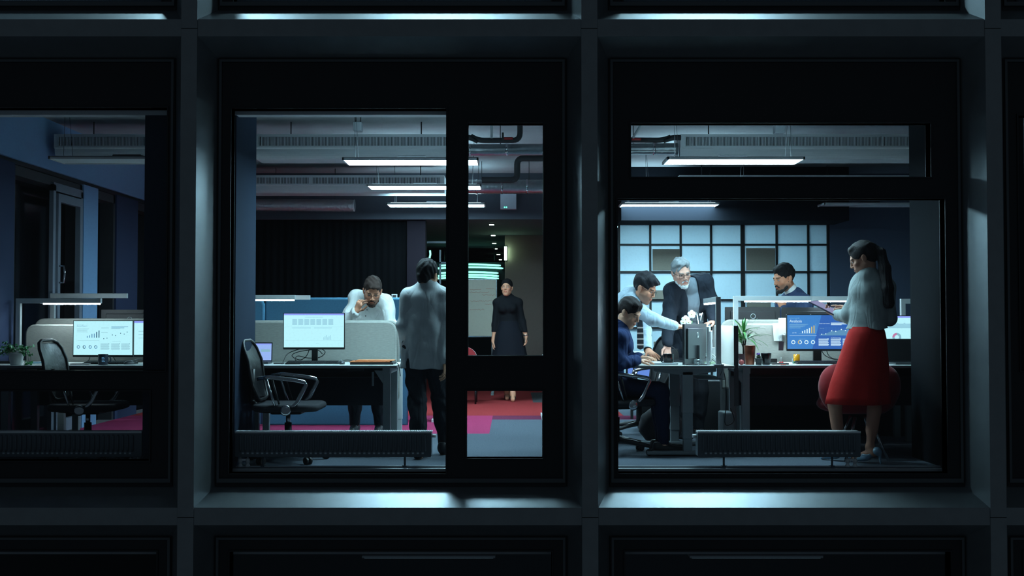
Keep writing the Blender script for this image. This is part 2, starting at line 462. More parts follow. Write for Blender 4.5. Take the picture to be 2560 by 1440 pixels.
for q in ((a+.01, a+.07, .02, 2.32), (b-.07, b-.01, .02, 2.32), (a+.07, b-.07, 2.24, 2.32), (a+.07, b-.07, .02, .14)): dr.bx(XL-.02, XL+.03, *q, GRYF)
door = dr.build('door_1'); struct(door, 'grey framed glazed door in the left wall')
hd = MB(); hz = PZ(683, 10.75); hd.tube([(XL+.03, a+.04, hz+.07), (XL+.075, a+.04, hz+.07), (XL+.085, a+.04, hz), (XL+.075, a+.04, hz-.09), (XL+.03, a+.04, hz-.09)], .009, STEEL); hd.build('door_handle', door)
# inner columns between the bays
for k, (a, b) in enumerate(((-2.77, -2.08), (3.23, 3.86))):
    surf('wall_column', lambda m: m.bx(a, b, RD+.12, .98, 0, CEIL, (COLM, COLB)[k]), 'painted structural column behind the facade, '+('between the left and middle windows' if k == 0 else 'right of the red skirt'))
# middle: black curtain wall, plum strip, corridor
CURT = M('black_curtain', (7, 8, 10), rough=1, spec=.05)
mb = MB(); y = 6.55; N = 160; pts = []
for i in range(N+1):
    x = XL+.02+(-1.38-XL-.02)*i/N; pts.append((x, y+.007*math.sin(i*1.3)+.006*math.sin(i*.37)))
V = [(mb.v((p[0], p[1], 0.02)), mb.v((p[0], p[1], 2.44))) for p in pts]
for A, B in zip(V, V[1:]): mb.face([A[0], B[0], B[1], A[1]], CURT, True)
V2 = [(mb.v((p[0], p[1]+.012, 0.02)), mb.v((p[0], p[1]+.012, 2.44))) for p in pts]
for A, B in zip(V2, V2[1:]): mb.face([A[1], B[1], B[0], A[0]], CURT, True)
tag(mb.build('curtain', norm=False), 'long black curtain hanging across the back of the middle office', 'curtain')
PLUM = M('plum_wall', (26, 22, 29), rough=.9, spec=.1)
surf('wall_plum', lambda m: m.bx(-1.37, -1.13, 6.5, 6.75, 0, 2.4, PLUM), 'dark plum pier beside the black curtain')
BROWN = M('taupe_wall', (128, 112, 104), rough=.9)
surf('wall_taupe', lambda m: m.bx(PX(1262, 17.3), 1.36, 9.2, 9.35, 0, 2.4, BROWN), 'taupe wall behind the woman in black')
surf('wall_side', lambda m: m.bx(1.30, 1.36, 6.5, YB, 0, 2.4, DARKW), 'wall between corridor and glass brick room')
# glass partition of the right hand room
GRD = M('frosted_partition_glass', (200, 225, 240), rough=.7)
pm = bpy.data.materials.new('frosted_glass_backlit'); pm.use_nodes = True; nt = pm.node_tree; nt.nodes.clear()
o_ = nt.nodes.new('ShaderNodeOutputMaterial'); tl = nt.nodes.new('ShaderNodeBsdfTranslucent'); df = nt.nodes.new('ShaderNodeBsdfDiffuse'); mx = nt.nodes.new('ShaderNodeMixShader')
tl.inputs[0].default_value = (.70, .90, 1.0, 1); df.inputs[0].default_value = (.6, .7, .75, 1); mx.inputs[0].default_value = .25
nt.links.new(tl.outputs[0], mx.inputs[1]); nt.links.new(df.outputs[0], mx.inputs[2]); nt.links.new(mx.outputs[0], o_.inputs[0])
DGR = 14.6; gy = DGR-FD
gx = [PX(p, DGR) for p in (1548, 1626, 1702, 1778, 1857, 1942, 2021, 2070)]
gz = [PZ(p, DGR) for p in (551, 612, 680, 750, 820, 890, 960)]; gz.append(0.02)
mb = MB()
for i, x in enumerate(gx):
    w = .026 if i == 4 else .013
    mb.bx(x-w, x+w, gy-.03, gy+.03, 0, gz[0]+.03, BLACK)
for z in gz: mb.bx(gx[0], gx[-1], gy-.028, gy+.028, z-.012, z+.012, BLACK)
part_ = mb.build('wall_partition'); struct(part_, 'black steel grid partition with frosted panes')
p = MB(); p.quad([(gx[0], gy, 0), (gx[-1], gy, 0), (gx[-1], gy, gz[0]), (gx[0], gy, gz[0])], pm); p.build('frosted_glass', part_, norm=False)
surf('wall_blue', lambda m: m.bx(gx[-1]+.02, XR, gy-.05, gy+.1, 0, CEIL, M('blue_grey_wall', (70, 84, 104), rough=.9)), 'plain blue-grey wall right of the glass grid')
surf('ceiling_bulkhead', lambda m: m.bx(1.36, PX(2125, 13.9), 13.9-FD, gy+.1, PZ(551, 13.9), CEIL-.001, M('bulkhead_dark', (20, 23, 29), rough=.95, spec=.05)), 'dark boxed bulkhead above the glass grid')
# room behind the frosted panes, its lamps on
surf('wall_meeting', lambda m: (m.bx(1.36, 5.2, 9.1, 9.2, 0, 2.6, PLASTER), m.bx(1.36, 5.2, 6.65, 9.2, 2.5, 2.6, PLASTER), m.bx(5.1, 5.2, 6.62, 9.2, 0, 2.6, PLASTER)), 'pale room behind the frosted panes')
# ================================================================ ceiling equipment
def panel(label, xc, D, on, z=2.5, w=1.2, d=.33, rod=True, group='slim ceiling light panels'):
    t = thing('ceiling_light', label, 'ceiling light', (xc, D-FD+d/2, z), 0, group)
    mb = MB()
    for q in ((-w/2, -w/2+.014, -d/2, d/2), (w/2-.014, w/2, -d/2, d/2), (-w/2, w/2, -d/2, -d/2+.014), (-w/2, w/2, d/2-.014, d/2)): mb.bx(q[0], q[1], q[2], q[3], 0, .022, WHITE)
    mb.bx(-w/2, w/2, -d/2, d/2, .018, .024, WHITE); mb.build('frame', t)
    if on: mb = MB(); mb.bx(-w/2+.05, w/2-.05, -d/2+.04, d/2-.04, .025, .029, UPFILL); mb.build('added_upglow', t)  # added glowing top face, lights the ceiling above the panel
    mb = MB(); mb.bx(-w/2+.014, w/2-.014, -d/2+.014, d/2-.014, .006, .012, PANELON if on else M('panel_light_off', (222, 228, 230), rough=.4)); mb.build('diffuser', t)
    mb = MB(); mb.bx(-.12, .12, -.05, .05, .030, .055, DGREY, .008); mb.build('driver_box', t)
    for sx in (-1, 1):
        mb = MB()
        for sy in (-1, 1): mb.cyl((sx*(w/2-.1), sy*.1, .024), (sx*(w/2-.1)+.02*sx, sy*.02, CEIL-z), .0018, WIRE, n=5)
        mb.build('suspension_wire', t)
    return t
panel('unlit slim ceiling panel hanging before the leftmost chilled beam', -3.19, 9.12, False, z=2.42)
panel('nearest lit ceiling panel of the middle office, over the calendar screen', -.832, 9.12, True, z=2.41, w=1.115)
panel('second lit ceiling panel of the middle office, lower in the picture', -.923, 11.7, True)
panel('farthest lit ceiling panel of the middle office, above the curtain', -.93, 13.6, True)
panel('nearest lit ceiling panel of the right office, seen through the small top pane', 1.825, 9.08, True, z=2.41, w=1.12)
panel('lit ceiling panel above the glass grid in the right office', 1.93, 13.6, True)
panel('unlit ceiling panel at the far right beside the blue-grey wall', 4.40, 13.6, False)
panel('lit ceiling panel hidden behind the black crossbar of the right window', 1.94, 11.7, True)

def beam(label, x0, x1, D, zt, zb, gx0, gx1, divs=(), taper=0, pitch=.0135, dep=.42):
    t = thing('chilled_beam', label, 'air conditioner', ((x0+x1)/2, D-FD, zb), 0, 'long chilled beams under the ceiling')
    cx = (x0+x1)/2; y = 0; h = zt-zb; mb = MB()
    poly = [(y, h)]+[(y, h*.45)]+[(y+.02+.055*(1-math.cos(a)), h*.40*(1-math.sin(a))) for a in [math.pi/2*i/6*.999 for i in range(7)]]+[(y+dep-.08, 0), (y+dep, h*.4), (y+dep, h)]
    mb.prism(poly, 'x', x0-cx, x1-cx, BEAMW); mb.build('casing', t)
    zg0, zg1 = h*.52, h*.87
    secs = []; cur = gx0
    for a, b in divs: secs.append((cur, a)); cur = b
    secs.append((cur, gx1))
    g = MB(); dk = M('grille_shadow', (34, 37, 40), rough=.8)
    for a, b in secs:
        g.bx(a-cx, b-cx, -.004, .0, zg0, zg1, dk)
        k = a
        while k < b-.004: g.bx(k-cx, k+pitch*.5-cx, -.009, -.003, zg0, zg1, BEAMW); k += pitch
        for e in (a, b): g.bx(e-.006-cx, e+.006-cx, -.009, 0, zg0-.006, zg1+.006, BEAMW)
    g.build('grille', t)
    for xx in (x0+.3, x1-.3): r = MB(); r.cyl((xx-cx, .2, h), (xx-cx, .2, CEIL-zb), .006, WIRE, n=6); r.build('hanger_rod', t)
    return t
DB = 10.5; bz = (PZ(335, DB), PZ(396, DB))
beam('chilled beam over the left desk, rounded end showing', PX(130, DB), -2.5, DB, *bz, PX(143, DB), -2.55)
beam('chilled beam over the middle office, nearest row', -2.42, PX(1128, DB), DB, *bz, PX(647, DB), PX(1118, DB))
beam('chilled beam over the right office behind the small top pane', PX(1703, DB), 4.3, DB, *bz, PX(1717, DB), 4.25, ((PX(2205, DB), PX(2212, DB)),))
D2 = 13.45
beam('second chilled beam of the middle office, farther back', -4.3, PX(1110, D2), D2, PZ(438, D2), PZ(482, D2), -4.25, PX(1100, D2), ((PX(773, D2), PX(779, D2)),), pitch=.018)
beam('dark far chilled beam of the right office behind the lit panel', PX(1700, D2), 5.4, D2, PZ(438, D2), PZ(482, D2), 2.1, 5.3, pitch=.02)
def duct(label, p0, p1, r, m, bands=True, name='air_duct', group=None, bstep=.35):
    t = thing(name, label, 'duct', p0, 0, group); a = Vector((0, 0, 0)); b = Vector(p1)-Vector(p0); mb = MB(); L = b.length; n = 60
    pts = [b*(i/n) for i in range(n+1)]; rr = [r*(1+.012*math.sin(i*1.9)) for i in range(n+1)]
    mb.tube(pts, rr, m, 24); mb.build('duct_pipe', t)
    if bands:
        d = b.normalized(); k = .12
        while k < L: mb = MB(); mb.cyl(d*k, d*(k+.02), r*1.05, STEEL, n=24); k += bstep; mb.build('duct_band', t)
    for f in (.2, .8):
        mb = MB(); q = b*f; mb.cyl(q+Vector((0, 0, r)), q+Vector((0, 0, CEIL-p0[2])), .004, WIRE, n=6); mb.build('hanger_rod', t)
    return t
Dd = 10.6
duct('silver round duct between the two nearest beams', W(1140, 375, Dd)[:], W(1694, 372, Dd)[:], .055, GALV)
duct('silver duct farther back behind the access panel pipes', W(1165, 467, 13.4)[:], W(1362, 467, 13.4)[:], .085, GALV, bstep=.3)
duct('crinkled foil duct above the black curtain', W(640, 512, 14.0)[:], W(887, 514, 14.0)[:], .075, FOIL, False)
def pipe(label, pts, r, m=LAG):
    t = thing('insulated_pipe', label, 'pipe', pts[0], 0, 'dark insulated pipes'); o = Vector(pts[0]); P = []
    for i, p in enumerate(pts):
        p = Vector(p)-o
        if 0 < i < len(pts)-1:
            a = Vector(pts[i-1])-o; b = Vector(pts[i+1])-o; da = (a-p).normalized()*.07; db = (b-p).normalized()*.07
            for k in range(6):
                u = k/5; P.append((p+da)*(1-u)**2+p*2*u*(1-u)+(p+db)*u*u)
        else: P.append(p)
    mb = MB(); mb.tube(P, r, m, 14); mb.build('pipe_run', t); return t
t = pipe('dark lagged pipe over the near duct rising to the ceiling', [W(1150, 343, 10.45), W(1180, 343, 10.45), W(1192, 351, 10.45), W(1300, 351, 10.45), W(1300, 300, 10.45), W(1302, 240, 10.45)], .026)
v = MB(); o = W(1150, 343, 10.45); v.cyl(W(1258, 346, 10.42)-o, W(1282, 346, 10.42)-o, .012, REDV); v.box(W(1257, 341, 10.42)-o, (.02, .03, .07), BLACK); v.build('valve', t, norm=True)
pipe('dark lagged pipe farther back stepping up right of the duct', [W(1205, 450, 12.6), W(1293, 450, 12.6), W(1293, 396, 12.6), W(1400, 396, 12.6)], .035)
t = pipe('dark lagged pipe over the duct at the left of the small top pane', [W(1560, 350, 10.45), W(1660, 351, 10.45), W(1675, 344, 10.45), W(1702, 344, 10.45)], .026)
o = W(1560, 350, 10.45); v = MB(); v.cyl(W(1580, 348, 10.42)-o, W(1602, 348, 10.42)-o, .011, REDV); v.build('valve', t)
mb = MB(); mb.tube([W(1582, 345, 10.3), W(1602, 312, 10.3), W(1650, 230, 10.3)], .011, M('grey_conduit', (140, 146, 150), rough=.5)); tag(mb.build('conduit'), 'grey conduit slanting to the ceiling at the left of the small top pane', 'pipe')
mb = MB(); mb.cyl(W(1229, 240, 10.3), W(1229, 345, 10.3), .012, M('grey_conduit', (140, 146, 150))); tag(mb.build('conduit'), 'vertical grey conduit above the near duct in the door pane', 'pipe')
# sensor boxes on rods
def sensor(label, px, py0, py1, D, w):
    t = thing('sensor_box', label, 'junction box', W(px, py1, D)[:]); h = PZ(py0, D)-PZ(py1, D); mb = MB(); mb.bx(-w/2, w/2, -.05, .05, 0, h, M('box_grey', (120, 126, 132), rough=.6), .006); mb.build('box', t)
    for s in (-1, 1): mb = MB(); mb.cyl((s*w*.3, 0, h), (s*w*.3, 0, CEIL-PZ(py1, D)), .006, BLACK, n=6); mb.build('rod', t)
sensor('grey box hanging on two rods over the middle office', 895, 307, 329, 9.9, .075)
sensor('grey box hanging above the beam in the right office', 1948, 313, 334, 9.9, .09)
# access point with green leds
t = thing('access_panel', 'square pale panel with two green lights high on the bulkhead', 'wall panel', W(1271, 504, 14.4)[:]); mb = MB(); mb.bx(-.103, .103, -.03, .06, -.1, .1, M('pale_panel', (170, 176, 188), rough=.6), .004); mb.build('panel_box', t)
g = MB(); gl = M('green_led', (80, 255, 190), emit=5)
for dx in (-.055, -.03): g.bx(dx, dx+.012, -.033, -.028, -.083, -.071, gl)
g.build('indicator', t)
# thermostat on the curtain wall pier
t = thing('thermostat', 'small square framed thermostat right of the man on the phone', 'thermostat', W(986, 742, 14.617)[:]); mb = MB()
mb.bx(-.036, .036, -.01, .03, -.036, .036, WHITE, .003); mb.build('frame', t); mb = MB(); mb.bx(-.024, .024, -.013, -.009, -.022, .022, DGREY); mb.build('display', t)
# corridor down lights, tubes
em1 = M('downlight_glow', (200, 255, 215), emit=30, ecol=(.55, 1, .62)); em2 = M('tube_glow', (150, 255, 215), emit=1.7, ecol=(.30, .95, .70))
for i, (px, py, w) in enumerate(((1229, 560, 11), (1233, 587, 10), (1235.5, 607, 9), (1239, 620.5, 8), (1246, 635, 8), (1251, 648, 6.5))):
    D = 1.28*FPX/(795-py)-.05; x = PX(px, D)
    t = thing('downlight', 'small recessed light in the corridor ceiling, %s' % ('nearest and highest', 'second from the top', 'third from the top', 'fourth from the top', 'fifth from the top, beside the upright tube', 'farthest and lowest')[i], 'ceiling light', (x, D-FD, 2.4), 0, 'row of recessed corridor lights')
    hw = w*D/FPX/2
    mb = MB(); mb.bx(-hw-.01, hw+.01, -.06, .06, -.012, 0, DGREY); mb.build('bezel', t); mb = MB(); mb.bx(-hw, hw, -.05, .05, -.016, -.010, em1); mb.build('lens', t)
D = 17.27; t = thing('tube_light', 'upright glowing tube on the edge of the taupe wall', 'wall light', W(1264, 650, D)[:]); mb = MB(); mb.bx(-.018, .018, -.01, .01, 0, PZ(617, D)-PZ(650, D), em1); mb.build('tube', t); mb = MB(); mb.bx(-.022, .022, .01, .03, -.01, PZ(617, D)-PZ(650, D)+.01, DGREY); mb.build('back_plate', t)
D = 20.0; cn = W(1180, 700, D); t = thing('tube_chandelier', 'five curved glowing tubes on a dark hanging panel above the whiteboard', 'tube light', cn[:])
mb = MB(); mb.bx(PX(1090, D)-cn.x, PX(1262, D)-cn.x, .1, .2, 0, PZ(655, D)-cn.z, M('dark_canopy', (34, 54, 60), rough=.4)); mb.build('back_panel', t)
for xx in (-.5, .4): mb = MB(); mb.cyl((xx, .15, PZ(655, D)-cn.z), (xx, .15, 2.4-cn.z), .01, DGREY); mb.build('hanger_rod', t)
for i, (a, b, py) in enumerate(((1100, 1252, 661), (1095, 1258, 668), (1100, 1246, 680), (1095, 1247, 687), (1095, 1247, 693))):
    mb = MB(); mb.tube([W(a+(b-a)*k/8, py+3*((k-4)/4)**2, D)-cn for k in range(9)], .016, em2, 8); tb = mb.build('tube', t)
    mb = MB(); mb.box(W(b, py+3, D)-cn+Vector((0, .05, 0)), (.05, .12, .05), DGREY); mb.build('end_cap', tb)
# door frames with glimpses in the corridor left side
D = 15.2; fr = M('corridor_frame', (70, 82, 92), rough=.5); o = Vector((PX(1054, D), D-FD, 0)); t = thing('glazed_screen', 'dark framed glass screen behind the head of the man in the grey jacket', 'screen', o)
for q in ((1054, 1058, 605, None), (1054, 1120, 603, 608), (1098, 1102, 625, None), (1098, 1120, 655, 659)):
    mb = MB(); mb.bx(PX(q[0], D)-o.x, PX(q[1], D)-o.x, 0, .05, 0 if q[3] is None else PZ(q[3], D), PZ(q[2], D), fr); mb.build('frame_bar', t)
for i, q in enumerate(((1057, 612, 630), (1075, 626, 645))):
    mb = MB(); mb.tube([W(q[0], q[1], 15.17)-o, W(q[0]+1, (q[1]+q[2])/2, 15.17)-o, W(q[0]-1, q[2], 15.17)-o], .012, em2, 8); mb.build('light_tube', t)
# whiteboard
D = 16.5; wbm = M('whiteboard_surface', (206, 200, 182), rough=.35)
t = thing('whiteboard', 'wide whiteboard with faint red handwriting behind the woman in black', 'whiteboard', (PX(1185, D), D-FD, 0), 0)
x0, x1, z0, z1 = PX(1122, D)-PX(1185, D), PX(1240, D)-PX(1185, D), PZ(840, D), PZ(700, D)
mb = MB(); mb.bx(x0, x1, 0, .02, z0, z1, wbm); mb.build('board', t)
mb = MB()
for q in ((x0-.012, x1+.012, z1, z1+.015), (x0-.012, x1+.012, z0-.015, z0), (x0-.014, x0, z0, z1), (x1, x1+.014, z0, z1)): mb.bx(q[0], q[1], -.005, .025, q[2], q[3], STEEL)
mb.build('board_frame', t)
for xx in (x0+.05, x1-.05):
    mb = MB(); mb.bx(xx-.015, xx+.015, 0, .03, 0, z0, LEGM); mb.bx(xx-.02, xx+.02, -.25, .27, 0, .03, LEGM); mb.build('stand_leg', t)
mb = MB(); ink = M('red_marker', (196, 110, 88), rough=.8); rnd = random.Random(3)
def scribble(mb, x, z, w, h, y, m, r=.002):
    P = []; n = int(w/.012)
    for k in range(n+1): P.append((x+w*k/n, y, z+h*.22*math.sin(k*2.4)+h*.25*rnd.uniform(-1, 1)))
    mb.tube(P, r, m, 5)
for (px, py, w, h) in ((1174, 724, .17, .03), (1215, 722, .13, .02), (1172, 731, .30, .03), (1205, 738, .2, .03), (1176, 753, .16, .03), (1202, 752, .24, .05), (1212, 761, .1, .02), (1174, 774, .22, .035)):
    scribble(mb, PX(px, D)-PX(1185, D), PZ(py, D), w, h, -.003, ink)
mb.build('handwriting', t)

# ================================================================ radiators
RADM = M('radiator_enamel', (84, 92, 100), rough=.45)
def radiator(label, x0, x1, tap=None):
    D = 8.44; zt, zb = .27, .075; t = thing('radiator', label, 'radiator', ((x0+x1)/2, D-FD, 0), 0, 'low radiators along the window foot'); w = x1-x0; h = w/2
    mb = MB(); mb.bx(-h, h, .0, .012, zb, zt-.01, RADM, .003)
    k = -h+.04; p = .0365
    while k < h-.03:
        mb.tube([(k, .001, zb+.045), (k, -.005, zb+.06), (k, -.005, zt-.045), (k, .001, zt-.03)], .0085, RADM, 8); k += p
    k = -h+.04+p/2
    while k < h-.05: mb.bx(k-.008, k+.008, -.003, .001, zb+.024, zb+.036, M('slot_light', (176, 188, 194), rough=.4)); k += p
    mb.build('front_panel', t)
    mb = MB(); mb.bx(-h, h, .085, .097, zb, zt-.01, RADM, .003); mb.build('back_panel', t)
    mb = MB(); mb.bx(-h-.003, h+.003, -.004, .10, zt-.012, zt-.008, WHITE)
    k = -h
    while k < h: mb.bx(k, k+.008, 0, .097, zt-.008, zt-.001, WHITE); k += .014
    mb.bx(-h-.003, h+.003, -.005, 0, zt-.014, zt, WHITE)
    mb.build('top_grille', t)
    for s in (-1, 1):
        mb = MB(); mb.bx(s*h-.003, s*h+.003, 0, .097, zb+.01, zt-.01, RADM); mb.build('side_panel', t)
    for xx in (-h+.2, h-.2):
        mb = MB(); mb.cyl((xx, .045, 0), (xx, .045, zb+.02), .008, RADM); mb.lathe((xx, .045, 0), [(.025, 0), (.025, .006), (.01, .01)], RADM, 14); mb.build('foot', t)
    if tap is not None:
        mb = MB()
        for dx in (-.028, .028):
            xx = tap*(h-.06)+dx; mb.cyl((xx, .03, 0), (xx, .03, zb), .008, WHITE); mb.lathe((xx, .03, 0), [(.02, 0), (.018, .01), (.012, .02), (.012, .03), (.017, .035), (.017, .055), (.01, .065)], WHITE, 12)
        mb.bx(tap*(h-.06)-.03, tap*(h-.06)+.03, .02, .04, .045, .06, STEEL); mb.build('valve', t)
    mb = MB(); sd = -tap if tap else 1; mb.cyl((sd*h, .05, zt-.04), (sd*(h+.035), .05, zt-.04), .013, WHITE); mb.build('bleed_cap', t)
    return t
DR = 8.44
radiator('low grey radiator at the foot of the left window', XL+.15, PX(356, DR), 1)
radiator('low grey radiator at the foot of the middle window', PX(590, DR), PX(1078, DR), -1)
radiator('low grey radiator at the foot of the right window, before the red skirt', PX(1744, DR), PX(2148, DR), 1)

# ================================================================ desks
ZT = .735
def desk_front(label, x0, x1, D0, D1, legs, screens, zt=ZT):
    t = thing('desk', label, 'desk', ((x0+x1)/2, (D0+D1)/2-FD, 0)); cx, cy = (x0+x1)/2, (D0+D1)/2-FD
    a, b, c, d = x0-cx, x1-cx, D0-FD-cy, D1-FD-cy
    mb = MB(); mb.bx(a, b, c, d, zt-.022, zt, DESKW, .002); mb.build('desk_top', t)
    mb = MB(); mb.bx(a-.001, b+.001, c-.003, c, zt-.021, zt-.001, DESKE); mb.build('edge_band', t)
    mb = MB(); mb.bx(a+.05, b-.12, d-.12, d-.09, zt-.12, zt-.03, DGREY); mb.bx(a+.05, b-.12, d-.28, d-.09, zt-.125, zt-.115, DGREY); mb.build('cable_tray', t)
    for lx_ in legs:
        mb = MB(); x = lx_-cx
        mb.bx(x-.03, x+.03, c+.06, c+.11, .0, zt-.05, LEGM, .003); mb.bx(x-.03, x+.03, c+.03, d-.03, zt-.07, zt-.022, LEGM); mb.bx(x-.03, x+.03, d-.11, d-.06, 0, zt-.05, LEGM, .003)
        mb.prism([(x-.10, zt-.045), (x-.03, zt-.045), (x-.03, zt-.15)], 'y', c+.062, c+.108, LEGM); mb.build('leg', t)
    mb = MB(); mb.bx(legs[0]-cx, legs[-1]-cx, d-.06, d-.045, .36, zt-.022, FELTD); mb.build('modesty_panel', t)
    return t
dm = desk_front('white desk under the calendar screen, its right end by the man in the grey jacket', -2.42, PX(992, 9.1), 9.1, 9.83, (-2.3, PX(967, 9.16)), None)
mb = MB(); o = Vector(((-2.42+PX(992, 9.1))/2, (9.1+9.83)/2-FD, 0)); mb.box(W(888, 925, 9.35)-o, (.14, .09, .016), BLACK); mb.build('power_strip', dm); mb = MB(); mb.bx(W(932, 950, 9.3).x-o.x-.008, W(932, 950, 9.3).x-o.x+.008, 9.3-FD-o.y, 9.31-FD-o.y, PZ(965, 9.3), PZ(930, 9.3), LEGM); mb.build('crank_handle', dm)
desk_front('white desk under the annual report screen', XL+.06, -2.5, 9.1, 9.83, (XL+.25, -2.7), None)
dr2 = desk_front('white desk under the blue analysis screen', PX(1847, 9.12), 3.75, 9.12, 9.83, (PX(1863, 9.2), 3.6), None)
# end-on desk with T legs
x0, x1 = PX(1600, 9.05), PX(1836, 9.05); D0, D1 = 9.05, 9.95
t = thing('desk', 'white desk seen from its end, between the seated woman and the white divider', 'desk', ((x0+x1)/2, (D0+D1)/2-FD, 0)); cx, cy = (x0+x1)/2, (D0+D1)/2-FD
mb = MB(); c, d = D0-FD-cy, D1-FD-cy
mb.prism([(x0-cx, c), (x1-cx, c), (x1-cx, d), (x0-cx-.06, d), (x0-cx-.06, c+.1)], 'z', ZT-.022, ZT, DESKW); mb.build('desk_top', t)
mb = MB(); mb.bx(x0-cx, x1-cx, c-.003, c, ZT-.021, ZT-.001, DESKE); mb.build('edge_band', t)
mb = MB(); mb.prism([(PX(1636, 9.1)-cx, ZT-.022), (PX(1790, 9.1)-cx, ZT-.022), (PX(1790, 9.1)-cx, ZT-.05), (PX(1735, 9.1)-cx, ZT-.075), (PX(1700, 9.1)-cx, ZT-.075), (PX(1636, 9.1)-cx, ZT-.05)], 'y', c+.05, c+.12, LEGM); mb.build('cross_beam', t)
for yy in (c+.05, d-.12):
    mb = MB(); xl = PX(1719, 9.1)-cx
    mb.bx(xl-.044, xl+.044, yy, yy+.07, .35, ZT-.05, LEGM, .004); mb.bx(xl-.040, xl+.040, yy+.004, yy+.066, .14, .36, LEGM, .004); mb.bx(xl-.036, xl+.036, yy+.008, yy+.062, .03, .15, LEGM, .004)
    mb.bx(PX(1617, 9.1)-cx, PX(1617, 9.1)-cx+.68, yy-.005, yy+.075, .012, .04, LEGM, .006)
    mb.build('leg', t)
mb = MB(); mb.bx(PX(1737, 9.3)-cx, x1-cx-.06, c+.1, d-.1, ZT-.12, ZT-.11, LEGM); mb.bx(PX(1790, 9.1)-cx, PX(1806, 9.1)-cx, c+.0, c+.03, ZT-.10, ZT-.022, LEGM); mb.build('cable_tray', t)
# far desk with a white T leg
t = thing('desk', 'far standing desk, its white leg showing right of the man in the grey jacket', 'desk', (-1.45, 12.4-FD, 0)); mb = MB(); mb.bx(-.75, .68, -.35, .35, .71, .735, DESKW); mb.build('desk_top', t)
for xx in (-.62, PX(1092, 12.5)+1.45):
    mb = MB(); mb.bx(xx-.03, xx+.03, -.03, .03, .03, .71, WHITE); mb.bx(xx-.026, xx+.026, -.34, .34, 0, .03, WHITE); mb.build('leg', t)
t = thing('desk', 'far desk whose white foot peeks out at the right edge of the low door pane', 'desk', (1.0, 12.6-FD, 0)); mb = MB(); mb.bx(-.32, .7, -.3, .35, .71, .735, DESKW); mb.build('desk_top', t)
for xx in (PX(1362, 12.6)-1.0, .6):
    mb = MB(); mb.bx(xx-.03, xx+.03, -.03, .03, .03, .71, WHITE); mb.bx(xx-.04, xx+.04, -.34, .34, 0, .03, WHITE); mb.build('leg', t)
# felt screens
def screen(label, x0, x1, D, z0, z1, m=FELT, th=.03, cs='cd', r=.07, group='grey felt desk screens', name='desk_screen', T=None, seam=True):
    t = thing(name, label, 'divider screen', ((x0+x1)/2, D-FD, z0), 0, group); h = (x1-x0)/2
    mb = MB(); P = rrect(-h, h, 0, z1-z0, r, cs); mb.prism(P, 'y', 0, th, m); mb.build('felt_panel', t)
    P2 = [(p[0], p[1]) for p in rrect(-h+.002, h-.002, .002, z1-z0-.002, r, cs)]
    mb = MB(); mb.tube([(p[0], th/2, p[1]) for p in P2], th*.56, m, 8, closed=True); mb.build('piping', t)
    return t
screen('front grey felt screen behind the calendar monitor', -2.42, PX(988, 9.86), 9.86, .37, PZ(808, 9.86), cs='bcd')
screen('rear grey felt screen peeking past the front one before the phone caller', -2.42, PX(995, 9.92), 9.925, .37, PZ(805, 9.9), cs='bcd')
screen('front grey felt screen behind the annual report monitor', PX(67, 9.86), -2.55, 9.86, .5, PZ(815, 9.86), cs='bcd')
screen('rear grey felt screen peeking above the left one', PX(89, 10.2), -2.55, 10.2, .5, PZ(800, 10.2), cs='bcd')
screen('grey felt screen behind the analysis monitor', PX(1836, 9.9), 3.72, 9.9, .5, PZ(813, 9.9), cs='cd')
screen('rear grey felt screen with a rounded corner left of the spiky plant', PX(1806, 10.05), 3.72, 10.06, .5, PZ(803, 10.05), cs='cd')
# white divider along the end-on desk
t = thing('desk_screen', 'bright white divider standing along the end-on desk', 'divider screen', (PX(1840, 9.12), 9.12-FD, ZT-.03))
mb = MB(); wf = M('white_felt', (200, 206, 204), rough=.95); mb.prism([(0, 0), (.99, 0), (.99, .35), (0, .35)], 'x', -.018, .004, wf); mb.build('felt_panel', t)
mb = MB(); mb.bx(-.02, .016, -.012, 0, -.30, .352, DGREY); mb.build('end_post', t)
# blue dividers
screen('long blue felt divider behind the man on the phone', PX(667, 11.75), PX(1016, 11.75), 11.75, .015, PZ(750, 11.75), BLUEP, .05, 'cd', .05, 'blue floor standing dividers', 'floor_divider')
screen('short blue divider at the left edge of the middle window', -2.75, PX(655, 11.7), 11.7, .015, PZ(752, 11.7), BLUEP, .05, 'cd', .05, 'blue floor standing dividers', 'floor_divider')
screen('pale blue divider behind the grey jacket', PX(1002, 12.1), PX(1112, 12.1), 12.1, PZ(912, 12.1), PZ(757, 12.1), M('pale_blue_felt', (96, 150, 186), rough=.95), .04, 'cd', .04, 'blue floor standing dividers', 'floor_divider')
screen('low dark blue divider below the left annual report screen', -3.9, -3.0, 12.4, .015, PZ(752, 12.4), M('navy_felt', (34, 62, 92), rough=.95), .05, 'cd', .05, 'blue floor standing dividers', 'floor_divider')
# desk of the phone caller, behind the screens
dph = desk_front('desk the man on the phone leans on, its white leg right of the grey screens', -2.42, PX(1000, 10.2), 10.0, 10.6, (-2.3,), None)
o = Vector(((-2.42+PX(1000, 10.2))/2, 10.3-FD, 0)); x = PX(1001, 10.05)-o.x; mb = MB(); mb.bx(x-.022, x+.022, -.29, -.25, .22, .71, WHITE); mb.bx(x-.018, x+.018, -.288, -.252, 0, .23, WHITE); mb.build('leg', dph)

